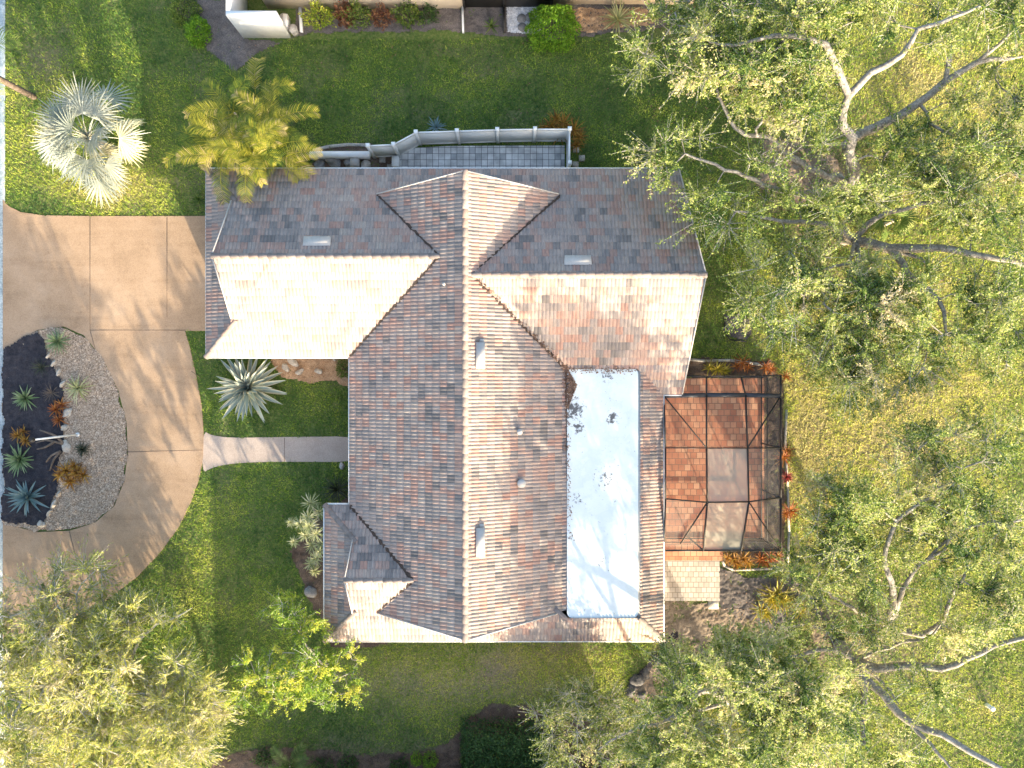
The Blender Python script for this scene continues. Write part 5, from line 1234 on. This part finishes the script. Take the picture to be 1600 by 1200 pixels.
b = G(1540,1100,.0); m = MB(); m.tube([b, b+[0,0,.50]], .10, 14); m.tube([b+[0,0,.50], b+[0,0,.56], b+[0,0,.58]], [.12,.12,.05], 14); tag(m.build('white_post', M['white_paint'], origin=b), 'short white capped post standing in the open yellow grass', 'post')
# the neighbour to the north (walls at the top edge)
def neighbour_north():
    root = thing('neighbour_house', (-2, 19, 0), 'pale stucco neighbour house along the top edge', 'house')
    m = MB(); m.box((-13.42,17.28,0),(-11.05,17.50,2.25)); m.box((-13.42,17.5,0),(-13.22,22,2.25)); m.box((-11.25,17.5,0),(-11.05,18.2,.6)); m.build('courtyard_wall', M['white_paint'], root)
    m = MB(); m.box((-12.2,18.75,0),(-2.40,27,2.75)); m.box((2.0,18.95,0),(9.0,27,2.75)); m.build('wall', M['stucco'], root)
    m = MB(); m.box((-2.38,18.8,0),(1.98,27,2.7)); m.build('screen_wall', M['dark_metal'], root)
    m = MB(); m.box((-2.42,18.7,0),(-2.32,18.78,2.7)); m.box((-.45,18.7,0),(-.37,18.78,2.7)); m.box((1.9,18.7,0),(2.0,18.78,2.7)); m.build('screen_frame', M['beam_metal'], root)
    m = MB(); V = [(-12.8,18.45,2.8),(9.4,18.45,2.8),(9.4,30,2.8),(-12.8,30,2.8),(-8,24,5.0),(5,24,5.0)]; m.add(V, [(0,1,5,4),(1,2,5,5),(2,3,4,5),(3,0,4,4),(0,3,2,1)]); m.build('roof', M['cap'], root)
    for x in (-9, -5.5, 4.5):
        m = MB(); m.box((x-.7,18.68,1.0),(x+.7,18.74 if x < 0 else 18.94,2.1)); m.build('window', M['dark_metal'], root)
neighbour_north()
for (px, py, lab) in ((443,27,'white lidded bucket nearest the neighbour wall'),(457,44,'white lidded bucket beside the courtyard wall end')):
    c = G(px, py, .6); c[2] = .05; m = MB(); m.tube([c, c+[0,0,.5]], [.17,.20], 16); m.tube([c+[0,0,.5], c+[0,0,.54]], .22, 16); tag(m.build('bucket', M['edging'], origin=c), lab, 'bucket', 'white lidded buckets')
wall_low('bed_edging', 'white kerb strip between the buckets and the yellow shrub', [(470,14),(472,52)], .18, .14, 'white_paint', 'edging')
wall_low('bed_edging', 'thin white divider at the corner of the pale neighbour wall', [(723,12),(724,53)], .25, .10, 'white_paint', 'edging')
wall_low('bed_edging', 'dark timber divider beside the white pebble pad', [(787,10),(788,52)], .3, .12, 'dark_metal', 'edging')
# neighbour to the south: stands beyond the bottom edge, its shade lies on the south lawn
def neighbour_south():
    root = thing('neighbour_house', (-2, -24, 0), 'neighbour house beyond the dark shaded south lawn', 'house')
    m = MB(); m.box((-9.4,-29,0),(6.5,-19.9,2.8)); m.build('wall', M['stucco'], root)
    m = MB(); V = [(-10.1,-19.0,2.95),(7.2,-19.0,2.95),(7.2,-30,2.95),(-10.1,-30,2.95),(-6.9,-22.4,5.25),(4.6,-22.4,5.25)]; m.add(V, [(1,0,4,5),(2,1,5,5),(3,2,5,4),(0,3,4,4),(0,1,2,3)]); m.build('roof', M['cap'], root)
    m = MB(); m.box((-4,-19.9,.9),(-2,-19.84,2.1)); m.build('window', M['dark_metal'], root)
neighbour_south()
